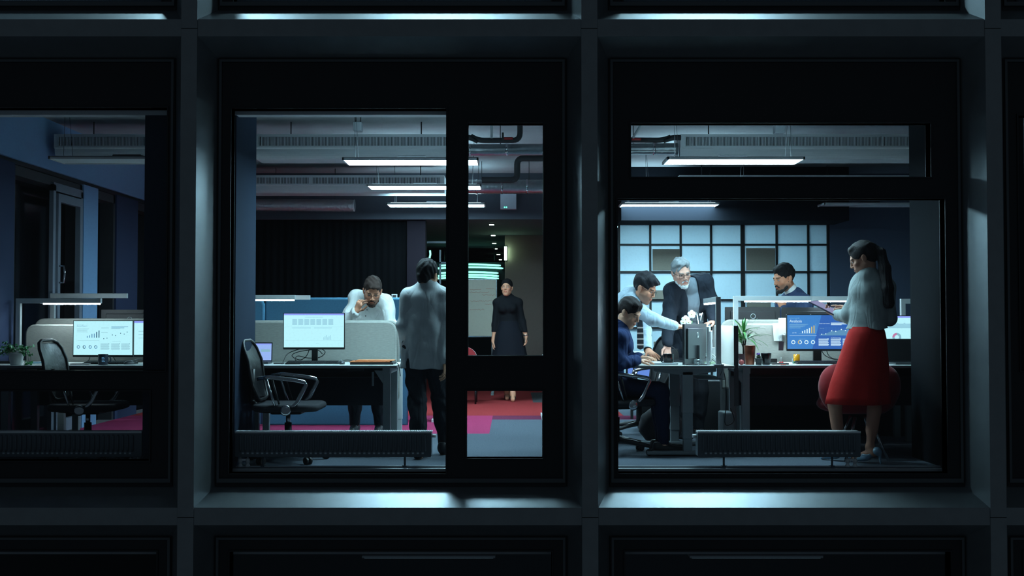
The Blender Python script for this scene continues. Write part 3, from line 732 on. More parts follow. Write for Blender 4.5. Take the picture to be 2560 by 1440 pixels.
# ================================================================ task lamps
def lamp(label, x, y, z0, h, arm, ang=0, led=True, wd_=.042, group='angular grey task lamps', led0=.3):
    """post at x,y rising from z0 by h; square arm of given length turned by ang"""
    t = thing('task_lamp', label, 'desk lamp', (x, y, z0), ang, group)
    mb = MB(); mb.bx(-.02, .02, -.02, .02, 0, h, LAMPG, .002); mb.build('post', t)
    mb = MB(); mb.bx(-.02, arm, -.02, .02, h-.001, h+wd_, LAMPG, .002); mb.build('arm', t)
    mb = MB(); mb.bx(-.045, .045, -.04, .04, 0, .012, LAMPG, .003); mb.build('base_plate', t)
    if led:
        mb = MB(); mb.bx(led0*arm, arm-.012, -.014, .014, h-.012, h-.001, LED); mb.build('led_strip', t)
    return t
D = 9.8
lamp('lit task lamp with a tall white post left of the annual report screen', PX(47, D), D-FD, ZT, PZ(758, D)-ZT, PX(253, D)-PX(47, D))
LT = lamp('unlit task lamp behind the left grey screens', PX(132, 10.5), 10.5-FD, ZT, PZ(745, 10.5)-ZT, PX(318, 10.5)-PX(132, 10.5), 0, False)
lamp('task lamp whose arm ends above the calendar desk, nearer one', PX(560, 10.6), 10.6-FD, ZT, PZ(749, 10.6)-ZT, PX(738, 10.6)-PX(560, 10.6), 0, True)
lamp('task lamp whose arm ends farther right over the blue divider', PX(600, 11.2), 11.2-FD, 0.0, PZ(749, 11.2), PX(775, 11.2)-PX(600, 11.2), 0, False)
lamp('lit task lamp standing beside the spiky plant over the analysis desk', PX(1839, 9.75), 9.75-FD, ZT, PZ(752, 9.75)-ZT, PX(2030, 9.75)-PX(1839, 9.75), 0, True, led0=.12)
lamp('task lamp whose arm reaches behind the tablet', PX(2215, 10.3), 10.3-FD, ZT, PZ(752, 10.3)-ZT, PX(2215, 10.3)-PX(2029, 10.3), math.pi, True)
lamp('task lamp partly seen right of the long ponytail', PX(2257, 10.0), 10.0-FD, ZT, PZ(759, 10.0)-ZT, .6, 0, False)
a = lamp('lit task lamp on the end-on desk, its arm pointing away', PX(1796, 9.08), 9.09-FD, ZT, PZ(755, 9.08)-ZT, .86, math.radians(87), True, led0=.1)
# ================================================================ monitors
def em(name, rgb, e=1.0):
    m = M(name, rgb, rough=.4, emit=e); m.node_tree.nodes['Principled BSDF'].inputs['Base Color'].default_value = (.02, .02, .02, 1); return m
S_WHITE = em('screen_white', (178, 230, 236), 1.12); S_BLUE = em('screen_blue', (56, 122, 190), 1.1); S_BLUE2 = em('screen_blue_deep', (44, 92, 168), 1.1)
S_INK = em('screen_ink', (40, 74, 110), .8); S_MID = em('screen_mid_blue', (96, 150, 190), .9); S_PALE = em('screen_pale_grey', (134, 178, 194), 1.0); S_PALE2 = em('screen_pale_blue', (152, 204, 220), 1.0)
S_W2 = em('screen_bright', (215, 240, 250), 1.05); S_GOLD = em('screen_gold', (214, 190, 110), 1.0); S_VIO = em('screen_violet', (136, 150, 230), 1.1); S_ROSE = em('screen_rose', (190, 120, 160), 1.0)
class Scr:
    """drawing on the screen plane, u right 0..1, v down 0..1"""
    def __init__(s, w, h, z0): s.mb = MB(); s.w = w; s.h = h; s.z0 = z0; s.l = 0
    def P(s, u, v, l): return s.mb.v((-s.w/2+u*s.w, -.0006*l-.0004, s.z0+(1-v)*s.h))
    def rect(s, u0, v0, u1, v1, m, l=1): s.mb.face([s.P(u0, v0, l), s.P(u0, v1, l), s.P(u1, v1, l), s.P(u1, v0, l)], m)
    def poly(s, pts, m, l=1): s.mb.face([s.P(u, v, l) for u, v in pts], m)
    def ring(s, u, v, r, m, m2=None, frac=.25, th=.4, l=2, n=28):
        asp = s.w/s.h
        for k in range(n):
            a0, a1 = 2*math.pi*k/n, 2*math.pi*(k+1)/n; mm = m2 if (m2 and k/n < frac) else m
            q = [(u+r*f*math.sin(-a)/asp, v-r*f*math.cos(a)) for f, a in ((1, a0), (1, a1), (1-th, a1), (1-th, a0))]
            s.poly(q, mm, l)
    def dot(s, u, v, r, m, l=3):
        asp = s.w/s.h; s.poly([(u+r*math.cos(a)/asp, v+r*math.sin(a)) for a in [2*math.pi*k/12 for k in range(12)]], m, l)
    def lines(s, u, v, w, n, dv, m, rag=.2, h=.008):
        for k in range(n): s.rect(u, v+k*dv, u+w*(1-rag*((k*37) % 5)/5), v+k*dv+h, m, 1)
    def text(s, t, u, v, size, m):
        T = Matrix.Translation((-s.w/2+u*s.w, -.003, s.z0+(1-v)*s.h)) @ Matrix.Rotation(math.pi/2, 4, 'X'); s.mb.text(t, size, T, m)
def monitor(label, p, rz, w, h, zc, draw, back=DGREY, frame=BLACK, base=True, bs=1.0, group=None, cat='monitor', logo=True, bez=.006, neck=.05):
    t = thing('monitor', label, cat, p, rz, group); z0 = zc-h/2-p[2]; b = bez
    mb = MB(); mb.prism(rrect(-w/2-b, w/2+b, z0-b-.012, z0+h+b, .006, 'abcd', 3), 'y', 0.001, .02, frame); mb.bx(-w/2+.04, w/2-.04, .02, .035, z0+.03, z0+h-.03, back, .006); mb.build('casing', t)
    s = Scr(w, h, z0); s.rect(0, 0, 1, 1, S_BLUE if draw == 'blue' else S_WHITE, 0)
    if callable(draw): draw(s)
    s.mb.build('display', t, norm=False)
    if base:
        mb = MB(); mb.bx(-neck/2, neck/2, .035, .06, .01, z0+h*.45, frame, .003); mb.build('stand_neck', t)
        mb = MB(); mb.bx(-.11*bs, .11*bs, -.05*bs, .14*bs, 0, .012, frame, .005); mb.build('stand_base', t)
    if logo:
        mb = MB(); n = 24; mb.tube([(.022*math.cos(2*math.pi*k/n), .037, z0+h*.72+.022*math.sin(2*math.pi*k/n)) for k in range(n)], .002, M('logo_silver', (220, 230, 232), rough=.3, metal=.3), 6, closed=True); mb.build('ring_logo', t)
    return t
def d_report(s):
    s.text('Data Science 2020', .055, .115, .008, S_PALE); s.text('Annual Report', .055, .165, .0155, S_MID)
    s.lines(.055, .23, .2, 4, .03, S_PALE)
    for k, hh in enumerate((.05, .07, .11, .12, .17, .21)): s.rect(.225+.04*k, .49-hh, .24+.04*k, .49, (S_MID, S_MID, S_MID, S_MID, S_INK, S_INK)[k])
    s.rect(.07, .575, .44, .58, S_PALE)
    for k, u in enumerate((.085, .185, .285, .38)): s.ring(u, .765, .048, S_MID, S_INK, (.1, .55, .15, .2)[k])
    s.rect(.64, .165, .925, .18, S_MID); s.rect(.64, .195, .86, .21, S_MID); s.rect(.64, .225, .79, .235, S_PALE); s.rect(.47, .2, .6, .21, S_PALE); s.rect(.47, .335, .58, .345, S_PALE)
    for u, v in ((.515, .52), (.57, .505), (.66, .41), (.715, .425), (.80, .36), (.86, .385), (.91, .325)): s.dot(u, v, .014, S_INK)
    for u in (.46, .64, .81): s.lines(u, .665, .15, 7, .027, S_PALE, .1, .012); s.dot(u+.14, .665, .008, S_INK)
    s.rect(.66, .6, .80, .606, S_PALE)
def d_calendar(s):
    s.rect(0, 0, 1, .05, S_VIO); s.rect(.35, .10, .65, .115, S_PALE2)
    for k in range(7):
        for r in range(3): s.rect(.14+.1*k, .17+.06*r, .22+.1*k, .215+.06*r, S_PALE2)
    s.rect(.02, .40, .98, .404, S_PALE2); s.rect(.14, .42, .45, .435, S_PALE2); s.rect(.5, .42, .8, .435, S_PALE2)
    for k in range(6): s.rect(.66+.022*k, .78-.03*(k % 3)-.08, .67+.022*k, .78, S_PALE2)
    s.rect(.02, .80, .98, .803, S_PALE2)
    for k in range(3): s.dot(.54+.02*k, .88, .006, S_MID)
def d_analysis(s):
    s.rect(0, 0, 1, 1, S_BLUE, .5)
    s.poly([(.55, 0), (1, 0), (1, 1), (.4, 1)], S_BLUE2, .8); s.poly([(.75, 0), (1, 0), (1, .55)], S_BLUE2, .8)
    s.text('Data Science Statistics 2020', .035, .10, .0075, S_PALE2); s.text('Analysis', .035, .215, .033, S_W2)
    for k, w in enumerate((.30, .27, .25, .22, .18)): s.rect(.035, .265+.028*k, .035+w, .272+.028*k, S_PALE2)
    s.text('\u25b2 +18%', .08, .535, .010, S_W2)
    for k, hh in enumerate((.06, .09, .12, .155, .19, .225)): s.rect(.235+.037*k, .535-hh, .252+.037*k, .535, S_W2 if k < 4 else S_GOLD)
    s.rect(.18, .545, .46, .549, S_PALE2); s.rect(.455, .26, .458, .545, S_PALE2); s.rect(.035, .60, .47, .606, S_W2)
    s.text('Campaign results', .19, .715, .008, S_PALE2)
    for k, u in enumerate((.095, .2, .305, .41)): s.ring(u, .80, .06, S_W2, S_GOLD if k == 1 else None, .45)
    s.text('Monthly report summary', .51, .26, .009, S_W2)
    for k, w in enumerate((.36, .30, .17)): s.rect(.70, .225+.028*k, .70+w, .243+.028*k, S_W2)
    s.text('Yearly view', .52, .40, .008, S_PALE2)
    for k in range(10): s.rect(.52+.05*k, .36, .5215+.05*k, .63, S_MID)
    for k in range(4): s.rect(.51, .38+.06*k, .99, .383+.06*k, S_MID)
    pts = [(.55, .565), (.615, .555), (.71, .465), (.775, .48), (.865, .425), (.93, .455), (.985, .39)]
    s.poly([(.51, .60)]+pts+[(.985, .60)], S_MID, 1.5)
    for u, v in pts: s.dot(u, v, .017, S_W2)
    s.text('Key Marketing Insights', .70, .675, .009, S_W2)
    for u in (.50, .695, .885): s.lines(u, .70, .165 if u < .88 else .1, 7, .032, S_W2, .12, .016); s.dot(u+.15, .70, .012, S_W2)
def d_donut(s):
    s.rect(0, 0, 1, .05, S_VIO); s.rect(.3, .22, 1, .35, S_PALE2)
    for k in range(22): s.rect(.35+.028*k, .26-.02*((k*7) % 4), .378+.028*k, .30, S_PALE2)
    s.ring(.49, .62, .13, S_PALE, S_ROSE, .22, .5); s.rect(.70, .60, .9, .61, S_PALE); s.rect(.70, .75, .9, .78, S_PALE)
    for k in range(5): s.dot(.18+.018*k, .77, .008, S_MID)
def d_doc(s):
    s.rect(0, 0, 1, .06, S_VIO); s.lines(.08, .3, .5, 3, .1, S_PALE, .2, .01)
D = 9.62
monitor('monitor showing the annual report slide with bars and rings', (PX(258, D), D-FD, ZT), math.radians(-4), .52, .292, PZ(845, D), d_report)
monitor('white document monitor cut off at the right edge of the left window', (PX(412, 9.7), 9.7-FD, ZT), math.radians(8), .52, .292, PZ(845, D), d_doc)
monitor('monitor with a pale calendar page and thin dark frame', (PX(785, 9.6), 9.6-FD, ZT), 0, .515, .29, PZ(826, 9.6), d_calendar)
monitor('monitor with the blue Analysis slide behind the red skirt', (PX(2046, 9.6), 9.6-FD, ZT), 0, .535, .29, PZ(830, 9.6), d_analysis, neck=.07)
monitor('white monitor with a grey donut chart right of the red skirt', (PX(2243, 9.55), 9.55-FD, ZT), math.radians(-3), .52, .29, PZ(833, 9.55), d_donut)
# backs of monitors on the far desks
D = 10.35
MBK = M('monitor_back_black', (34, 36, 40), rough=.45)
for i, (a, b, py, lab, DD) in enumerate(((1812, 1949, 769, 'back of a black monitor behind the spiky plant', D), (1953, 2094, 770, 'back of a black monitor above the Analysis screen', D), (255, 400, 776, 'back of a black monitor with ring logo above the annual report screen', 10.4))):
    w = (PX(b, DD)-PX(a, DD)); monitor(lab, ((PX(a, DD)+PX(b, DD))/2, DD-FD, ZT), math.pi, w-.012, w*.56, PZ(py, DD)-w*.28, d_doc, MBK, MBK, group='monitors seen from behind')
# small tables carrying the far monitors
desk_front('desk carrying the black monitors seen from behind', PX(1848, 10.2), 3.7, 10.1, 10.6, (2.1, 3.6), None)
desk_front('far desk carrying the black monitor above the annual report screen', XL+.06, -2.55, 10.24, 10.75, (XL+.25, -2.7), None)
# end-on desk: monitor A seen from behind, slab monitor B on edge
SILV = M('monitor_back_silver', (74, 78, 82), rough=.35, metal=.5)
p0, p1 = (PX(1706, 9.2), 9.2-FD), (PX(1760, 9.72), 9.72-FD)
ang = math.atan2(p1[1]-p0[1], p1[0]-p0[0])
monitor('silver backed monitor turned away, before the older man', ((p0[0]+p1[0])/2, (p0[1]+p1[1])/2, ZT), ang+math.pi, math.hypot(p1[0]-p0[0], p1[1]-p0[1]), .315, PZ(858, 9.45), d_doc, SILV, SILV, bs=.6)
p0, p1 = (PX(1766, 9.15), 9.15-FD), (PX(1771, 9.62), 9.62-FD); ang = math.atan2(p1[1]-p0[1], p1[0]-p0[0])
monitor('white monitor seen edge-on beside the task lamp post', ((p0[0]+p1[0])/2, (p0[1]+p1[1])/2, ZT), ang+math.pi, math.hypot(p1[0]-p0[0], p1[1]-p0[1]), .31, PZ(864, 9.4), d_doc, WHITE, WHITE, logo=False, bs=.45)
# ---------------------------------------------------------------- laptops
def laptop(label, p, rz, w, lid, draw=None, m=SILV, keys=True, op=105):
    t = thing('laptop', label, 'laptop', p, rz); d = w*.68; mb = MB(); mb.bx(-w/2, w/2, -d, 0, 0, .016, m, .004); mb.build('base', t)
    if keys:
        mb = MB()
        for r in range(5):
            for k in range(13): mb.bx(-w*.43+k*w*.066, -w*.43+k*w*.066+w*.055, -.03-r*.018, -.018-r*.018, .016, .0185, BLACK)
        mb.build('keyboard', t)
    if lid:
        a = math.radians(op-90); T = TR((0, 0, .014)) @ Matrix.Rotation(-a, 4, 'X'); mb = MB(); mb.bx(-w/2, w/2, -.004, .004, 0, d, m, .002, T); mb.build('lid', t)
        mb = MB(); y = -.0048
        def q(u0, v0, u1, v1, mm, yy): mb.face([mb.v(T @ Vector((-w/2+.008+u*(w-.016), yy, .01+(1-v)*(d-.02)))) for u, v in ((u0, v0), (u0, v1), (u1, v1), (u1, v0))], mm)
        q(0, 0, 1, 1, draw or BLACK, y)
        if draw: q(0, 0, 1, .07, S_VIO, y-.0005); q(.6, .35, .95, .5, S_PALE, y-.0005); q(.2, .35, .5, .7, S_ROSE, y-.0005)
        mb.build('display', t, norm=False)
    return t
laptop('open laptop with a violet page at the left edge of the middle window', (PX(646, 9.55), 9.55-FD, ZT+.001), 0, .24, True, em('laptop_page', (150, 178, 235), 1.0), keys=True, op=95)
laptop('black laptop with dark screen below the donut chart', (PX(2262, 9.42), 9.42-FD, ZT+.001), 0, .30, True, None, op=108)
laptop('open black laptop behind the dark mug', (PX(1690, 9.8), 9.8-FD, ZT+.001), math.radians(60), .15, True, None, M('laptop_dark', (40, 40, 46), rough=.4), op=100)
laptop('closed silver laptop lying by the seated woman\'s hands', (PX(1663, 9.17), 9.33-FD, ZT+.001), 0, .215, False, None, M('laptop_silver', (190, 196, 200), rough=.4, metal=.3), False)
# tablet lying on the desk
def slab(name, label, cat, p, rz, d, m, bev=.002, topm=None):
    mb = MB(); mb.bx(-d[0]/2, d[0]/2, -d[1]/2, d[1]/2, 0, d[2], m, bev)
    if topm: mb.bx(-d[0]/2+.006, d[0]/2-.006, -d[1]/2+.006, d[1]/2-.006, d[2], d[2]+.0006, topm)
    o = mb.build(name); o.location = p; o.rotation_euler = (0, 0, rz); tag(o, label, cat); return o
PAPER = M('paper_white', (226, 232, 232), rough=.9)
slab('tablet_computer', 'grey tablet lying on the end-on desk below the silver monitor', 'tablet', (PX(1742, 9.12), 9.17-FD, ZT), .1, (.16, .10, .008), SILV, topm=BLACK)
slab('notebook_pad', 'pale green notepad by the foot of the silver monitor', 'notepad', (PX(1772, 9.4), 9.34-FD, ZT), .4, (.06, .09, .02), M('mint_paper', (190, 214, 180), rough=.8))
for i, (px, D, w, d, a, lab) in enumerate(((1625, 9.42, .24, .15, .3, 'loose white papers under the seated woman\'s hands'), (1668, 9.62, .2, .12, -.2, 'white sheet under the leaning man\'s hand'), (2035, 9.25, .3, .12, .1, 'white papers spread before the Analysis keyboard'), (1965, 9.35, .16, .12, -.3, 'white sheet left of the Analysis keyboard'), (800, 9.25, .32, .14, .12, 'white papers before the calendar keyboard'), (110, 9.3, .24, .12, -.2, 'white papers beside the leafy pot'), (225, 9.4, .3, .1, .05, 'white papers left of the annual report keyboard'), (330, 9.25, .22, .1, .2, 'white sheet under the mouse in the left window'))):
    slab('paper_sheet', lab, 'paper', (PX(px, D), D-FD, ZT+.0004), a, (w, d, .003), PAPER, 0)
# ---------------------------------------------------------------- keyboards and mice
def keyboard(label, p, rz, w=.44, d=.13, m=BLACK):
    t = thing('keyboard', label, 'keyboard', p, rz, 'computer keyboards'); mb = MB(); mb.prism([(-d/2, 0), (d/2, 0), (d/2, .022), (-d/2, .010)], 'x', -w/2, w/2, m); mb.build('body', t)
    mb = MB(); km = M('keycaps', (54, 56, 60), rough=.5)
    for r in range(6):
        for k in range(22):
            x = -w/2+.008+k*(w-.016)/22; y = -d/2+.008+r*(d-.014)/6; z = .010+.012*(r+.5)/6
            mb.bx(x, x+(w-.016)/22-.003, y, y+(d-.014)/6-.003, z, z+.006, km)
    mb.build('keys', t); return t
def mouse(label, p, rz, m=DGREY, wire=True):
    t = thing('computer_mouse', label, 'mouse', p, rz); mb = MB(); mb.ball((0, 0, .008), .03, m, 20, 1.0, 1.75, .85); mb.build('shell', t)
    mb = MB(); mb.cyl((-.004, .022, .031), (.004, .022, .031), .006, STEEL, n=12); mb.build('wheel', t)
    return t
keyboard('black keyboard below the calendar monitor', (PX(782, 9.35), 9.37-FD, ZT), 0)
keyboard('black keyboard below the Analysis monitor', (PX(2055, 9.35), 9.37-FD, ZT), 0)
keyboard('black keyboard below the annual report monitor', (PX(275, 9.38), 9.4-FD, ZT), 0, .42)
mouse('silver topped mouse right of the calendar keyboard', (PX(852, 9.3), 9.33-FD, ZT), .3, SILV)
mouse('dark mouse right of the annual report keyboard', (PX(322, 9.25), 9.27-FD, ZT), -.5)
def cable(label, pts, r=.0035, m=BLACK, group=None):
    P = [Vector(p) for p in pts]; Q = []
    for i in range(len(P)-1):
        a, b, c, d = P[max(i-1, 0)], P[i], P[i+1], P[min(i+2, len(P)-1)]
        for k in range(6):
            u = k/6; Q.append(.5*((2*b)+(c-a)*u+(2*a-5*b+4*c-d)*u*u+(3*b-a-3*c+d)*u**3))
    Q.append(P[-1]); mb = MB(); mb.tube(Q, r, m, 6); o = mb.build('cable'); tag(o, label, 'cable', group); return o
cable('black cable looping left from the calendar monitor foot', [W(785, 868, 9.62), W(752, 872, 9.66), W(720, 884, 9.6), W(708, 904, 9.5), W(706, 909, 9.3)])
cable('black cable loop directly behind the calendar stand', [W(800, 870, 9.66), W(813, 880, 9.7), W(800, 893, 9.7), W(770, 895, 9.7), W(745, 890, 9.7), W(738, 899, 9.6), W(745, 903, 9.6)])
cable('thin black cable arching over the calendar desk back edge', [W(773, 874, 9.66), W(766, 890, 9.7), W(750, 900, 9.7), W(730, 890, 9.7), W(745, 880, 9.7), W(790, 874, 9.7), W(806, 885, 9.7)])
cable('black mouse cable running behind the orange folders', [W(852, 903, 9.42), W(868, 900, 9.55), W(900, 902, 9.62), W(980, 900, 9.5), W(990, 906, 9.3), W(997, 914, 9.15), W(1001, 940, 9.3)])
cable('grey cable from the dark mouse to the desk back', [W(325, 905, 9.36), W(340, 899, 9.5), W(352, 898, 9.6), W(372, 903, 9.7)], .004, DGREY)
cable('black cable hanging from the annual report monitor, left strand', [W(226, 888, 9.66), W(222, 900, 9.7), W(210, 909, 9.6), W(245, 905, 9.7)])
cable('black cable right of the mug under the annual report monitor', [W(282, 888, 9.66), W(288, 900, 9.7), W(302, 908, 9.6), W(325, 910, 9.5)])
cable('black cable right of the Analysis stand', [W(2052, 872, 9.66), W(2062, 888, 9.7), W(2080, 897, 9.65), W(2098, 900, 9.6)])
cable('second black cable right of the Analysis stand', [W(2066, 872, 9.66), W(2070, 886, 9.7), W(2082, 896, 9.65), W(2110, 901, 9.6)])
cable('black cable arcing behind the edge-on white monitor', [W(1775, 845, 9.5), W(1781, 850, 9.55), W(1778, 872, 9.55), W(1772, 890, 9.5), W(1782, 905, 9.4)])
for i, lab in enumerate(('pale cable of the bundle by the lamp post, upper strand', 'pale cable of the bundle by the lamp post, middle strand', 'dark cable of the bundle by the lamp post')):
    cable(lab, [W(1764, 885+4*i, 9.35), W(1776, 884+6*i, 9.3), W(1788, 892+6*i, 9.25), W(1790, 908+2*i, 9.2)], .003, (WHITE, WHITE, BLACK)[i])
cable('black power cable dropping behind the end-on desk to the floor', [W(1802, 920, 9.05), W(1812, 940, 9.2), W(1816, 1000, 9.3), W(1813, 1060, 9.3), W(1835, 1052, 9.4), W(1826, 1020, 9.4)], .004)
cable('pale cable hanging below the lamp post clamp', [W(1800, 900, 9.03), W(1806, 920, 9.02), W(1801, 938, 9.05), W(1799, 952, 9.1)], .002)
cable('black cable under the calendar desk', [W(740, 925, 9.5), W(730, 932, 9.5), W(760, 938, 9.5), W(790, 926, 9.5), W(860, 930, 9.5), W(890, 925, 9.4)], .004)
cable('white cable left of the left radiator tap', [W(353, 1085, 8.5), W(358, 1110, 8.5), W(354, 1130, 8.5), W(350, 1150, 8.47)], .003, M('white_cable', (190, 195, 198)))
# ---------------------------------------------------------------- mugs
def mug(label, p, r, h, m, hand=0, taper=1.0, cat='mug'):
    t = thing('coffee_mug', label, cat, p, 0); mb = MB(); rb = r*taper
    mb.lathe((0, 0, 0), [(rb*.9, 0), (rb, .004), (r, h*.95), (r, h), (r-.004, h), (rb-.006, .008), (.002, .008)], m, 28); mb.build('cup', t)
    if hand is not None:
        mb = MB(); c, s = math.cos(hand), math.sin(hand); mb.tube([(c*(r-.004+.028*math.sin(a)), s*(r-.004+.028*math.sin(a)), h*.5+h*.30*math.cos(a)) for a in [math.pi*k/10 for k in range(11)]], .0045, m, 8); mb.build('handle', t)
    return t
NAVY = M('mug_navy_glaze', (44, 54, 70), rough=.25); BKG = M('mug_black_glaze', (24, 25, 28), rough=.25)
mg = mug('dark mug with small pale lettering before the annual report screen', (PX(259, 9.22), 9.22-FD, ZT), .040, .088, NAVY, 0)
mb = MB()
for k in range(4):
    for q in range(3+(k % 2)): a = math.radians(-82+q*9); mb.box((.0405*math.cos(a), .0405*math.sin(a), .06-k*.01), (.005, .001, .004), S_MID, R=Matrix.Rotation(a+math.pi/2, 3, 'Z'))
mb.build('print', mg)
mk = mug('black mug with small red marks on the end-on desk', (PX(1671, 9.25), 9.25-FD, ZT), .042, .09, BKG, math.pi)
mb = MB(); mb.box((.018, -.0385, .055), (.008, .002, .012), REDV); mb.box((.018, -.0385, .016), (.008, .002, .012), REDV); mb.build('print', mk)
mug('black mug on the analysis desk right of the small cactus', (PX(1916, 9.22), 9.24-FD, ZT), .043, .096, BKG, None, .78)
# ---------------------------------------------------------------- small things on the analysis desk
def item(name, label, cat, mb, p, rz=0, group=None):
    o = mb.build(name); o.location = p; o.rotation_euler = (0, 0, rz); tag(o, label, cat, group); return o
COP = M('copper_glaze', (150, 88, 66), rough=.3, metal=.5, noise=(14, .35))
P0 = Vector((PX(1874, 9.24), 9.24-FD, ZT))
t = thing('vase', 'tapered copper coloured vase on the analysis desk', 'vase', P0); mb = MB(); mb.lathe((0, 0, 0), [(.036, 0), (.038, .005), (.047, .155), (.048, .158), (.043, .158), (.034, .02), (.002, .02)], COP, 30); mb.build('vessel', t)
# spiky plant in a dark pot
GRN = M('leaf_green', (62, 128, 58), rough=.45, noise=(12, .2)); GRN2 = M('leaf_pale', (128, 150, 120), rough=.45); STEM = M('stem_brown', (70, 62, 56), rough=.8)
t = thing('potted_plant', 'spiky leaved plant in a dark pot beside the copper vase', 'plant', (PX(1858, 9.42), 9.42-FD, ZT))
mb = MB(); mb.lathe((0, 0, 0), [(.035, 0), (.045, .08), (.047, .085), (.04, .085), (.002, .075)], M('plum_pot', (70, 34, 46), rough=.5), 24); mb.build('pot', t)
mb = MB(); rr = random.Random(5)
tops = [(.0, 0, .26), (.02, .0, .20), (-.012, 0, .17)]
for a in tops: mb.tube([(0, 0, .08), (a[0]*.4+.004, 0, .14), a], .006, STEM, 8)
mb.build('stem', t); mb = MB(); mb2 = MB()
for ti, a in enumerate(tops):
    for k in range(16):
        ang = rr.uniform(0, 2*math.pi); L = rr.uniform(.12, .23); up = rr.uniform(.15, 1.3); P = []; droop = rr.uniform(.5, 1.5)
        d = Vector((math.cos(ang)*math.cos(up), math.sin(ang)*math.cos(up)*.6, math.sin(up))); side = Vector((-math.sin(ang), math.cos(ang), 0))
        prev = Vector(a); pts = [prev]
        for s in range(7):
            prev = prev+d*L/7; d = (d+Vector((0, 0, -.16*droop))).normalized()
            if prev.z < .37: prev.x = max(prev.x, -.075)
            prev.y = min(prev.y, .40); pts.append(prev.copy())
        wds = [.003, .009, .011, .010, .0085, .006, .0035, .0006]; B_ = mb if (k % 3) else mb2; mm = GRN if (k % 3) else GRN2
        vs_ = [(B_.v(p-side*w+Vector((0, 0, .002))), B_.v(p), B_.v(p+side*w+Vector((0, 0, .002)))) for p, w in zip(pts, wds)]
        for u, v in zip(vs_, vs_[1:]): B_.face([u[0], u[1], v[1], v[0]], mm, True); B_.face([u[1], u[2], v[2], v[1]], mm, True)
mb.build('leaves', t, norm=False); mb2.build('pale_leaves', t, norm=False)
mb = MB(); mb.ball((0, 0, .022), .0225, M('pink_ball', (196, 96, 96), rough=.5), 20); item('ball_ornament', 'round pink ornament before the dark plant pot', 'ornament', mb, (PX(1853, 9.2), 9.2-FD, ZT))
t = thing('cactus', 'tiny cactus with a purple flower in a small dark pot', 'plant', (PX(1896, 9.2), 9.2-FD, ZT))
mb = MB(); mb.lathe((0, 0, 0), [(.024, 0), (.028, .045), (.031, .046), (.031, .055), (.026, .055), (.002, .05)], DGREY, 24); mb.build('pot', t)
mb = MB(); n = 24; mb.ball((0, 0, .064), .018, M('cactus_green', (74, 92, 70), rough=.8, noise=(150, .3)), 20); mb.build('cactus_body', t)
mb = MB(); fm = M('purple_petal', (104, 64, 160), rough=.6)
for k in range(9): a = k*.7; mb.ball((.010*math.cos(a)-.004+.004*(k % 2), .010*math.sin(a), .086+.004*(k % 3)), .007, fm, 8, 1, 1, .6)
mb.build('flower', t)
mb = MB(); mb.bx(-.028, .028, -.02, .02, 0, .042, BLACK, .004); item('black_box', 'small black box behind the black mug', 'box', mb, (PX(1933, 9.5), 9.5-FD, ZT))
mb = MB(); mb.bx(-.07, .07, -.04, .04, 0, .012, BLACK, .003); item('phone', 'black phone lying right of the black mug', 'phone', mb, (PX(1948, 9.3), 9.3-FD, ZT))
mb = MB(); mb.bx(-.02, .02, -.012, .012, 0, .008, M('coral_rubber', (206, 110, 90), rough=.7), .002); item('eraser', 'coral eraser at the front of the analysis desk', 'eraser', mb, (PX(1958, 9.16), 9.17-FD, ZT))
mb = MB(); mb.lathe((0, 0, 0), [(.024, 0), (.026, .004), (.027, .078), (.025, .078), (.023, .01), (.001, .01)], M('amber_glass', (206, 140, 26), rough=.12, emit=.05), 24); item('amber_glass', 'amber glass tumbler under the Analysis monitor', 'glass', mb, (PX(1991, 9.5), 9.5-FD, ZT))
t = thing('cherry_ornament', 'two red beads with a thin pale stem under the binder clip', 'ornament', (PX(1952, 9.42), 9.42-FD, ZT)); mb = MB()
for s in (-1, 1): mb.ball((s*.010, 0, .010), .0105, M('cherry_red', (190, 20, 30), rough=.2), 14)
mb.build('beads', t); mb = MB(); mb.tube([(0, 0, .018), (0, 0, .04), (.001, 0, .055)], .002, WHITE, 6); mb.build('stem', t)
t = thing('pen_figure', 'small green capped figure beside the amber glass', 'ornament', (PX(1984, 9.4), 9.4-FD, ZT)); mb = MB(); mb.cyl((0, 0, 0), (0, 0, .02), .008, M('green_cap', (40, 120, 84), rough=.5)); mb.build('cap', t); mb = MB(); mb.cyl((-.012, 0, 0), (-.012, 0, .045), .0025, WHITE, n=8); mb.build('pin', t)
# papers and clips on the felt
Dp = 9.885
def pinned(label, px0, py0, px1, py1, skew, D=Dp):
    a, b, c, d = PX(px0, D), PX(px1, D), PZ(py1, D), PZ(py0, D); cx = (a+b)/2; mb = MB(); mb.prism([(a-cx+skew, 0), (b-cx+skew, 0), (b-cx, d-c), (a-cx, d-c)], 'y', -.002, 0, PAPER)
    item('pinned_sheet', label, 'paper', mb, (cx, D-FD, c))
pinned('left mint white sheet pinned to the felt, hanging lower', 1931, 808, 1952, 852, .012)
pinned('right white sheet pinned to the felt, touching the Analysis monitor', 1946, 795, 1969, 838, 0, 9.87)
t = thing('binder_clip', 'dark binder clip hanging below the pinned sheets', 'clip', W(1953, 876, 9.86)[:]); mb = MB(); mb.prism([(-.024, .0), (.016, .0), (.022, .078), (-.022, .078)], 'y', -.012, .0, M('dark_photo', (46, 36, 42), rough=.3)); mb.build('clip_body', t)
mb = MB(); mb.tube([(-.012, -.006, .078), (-.014, -.006, .098), (-.002, -.006, .102), (.006, -.006, .09), (.004, -.006, .078)], .0015, STEEL, 6); mb.build('clip_handle', t)
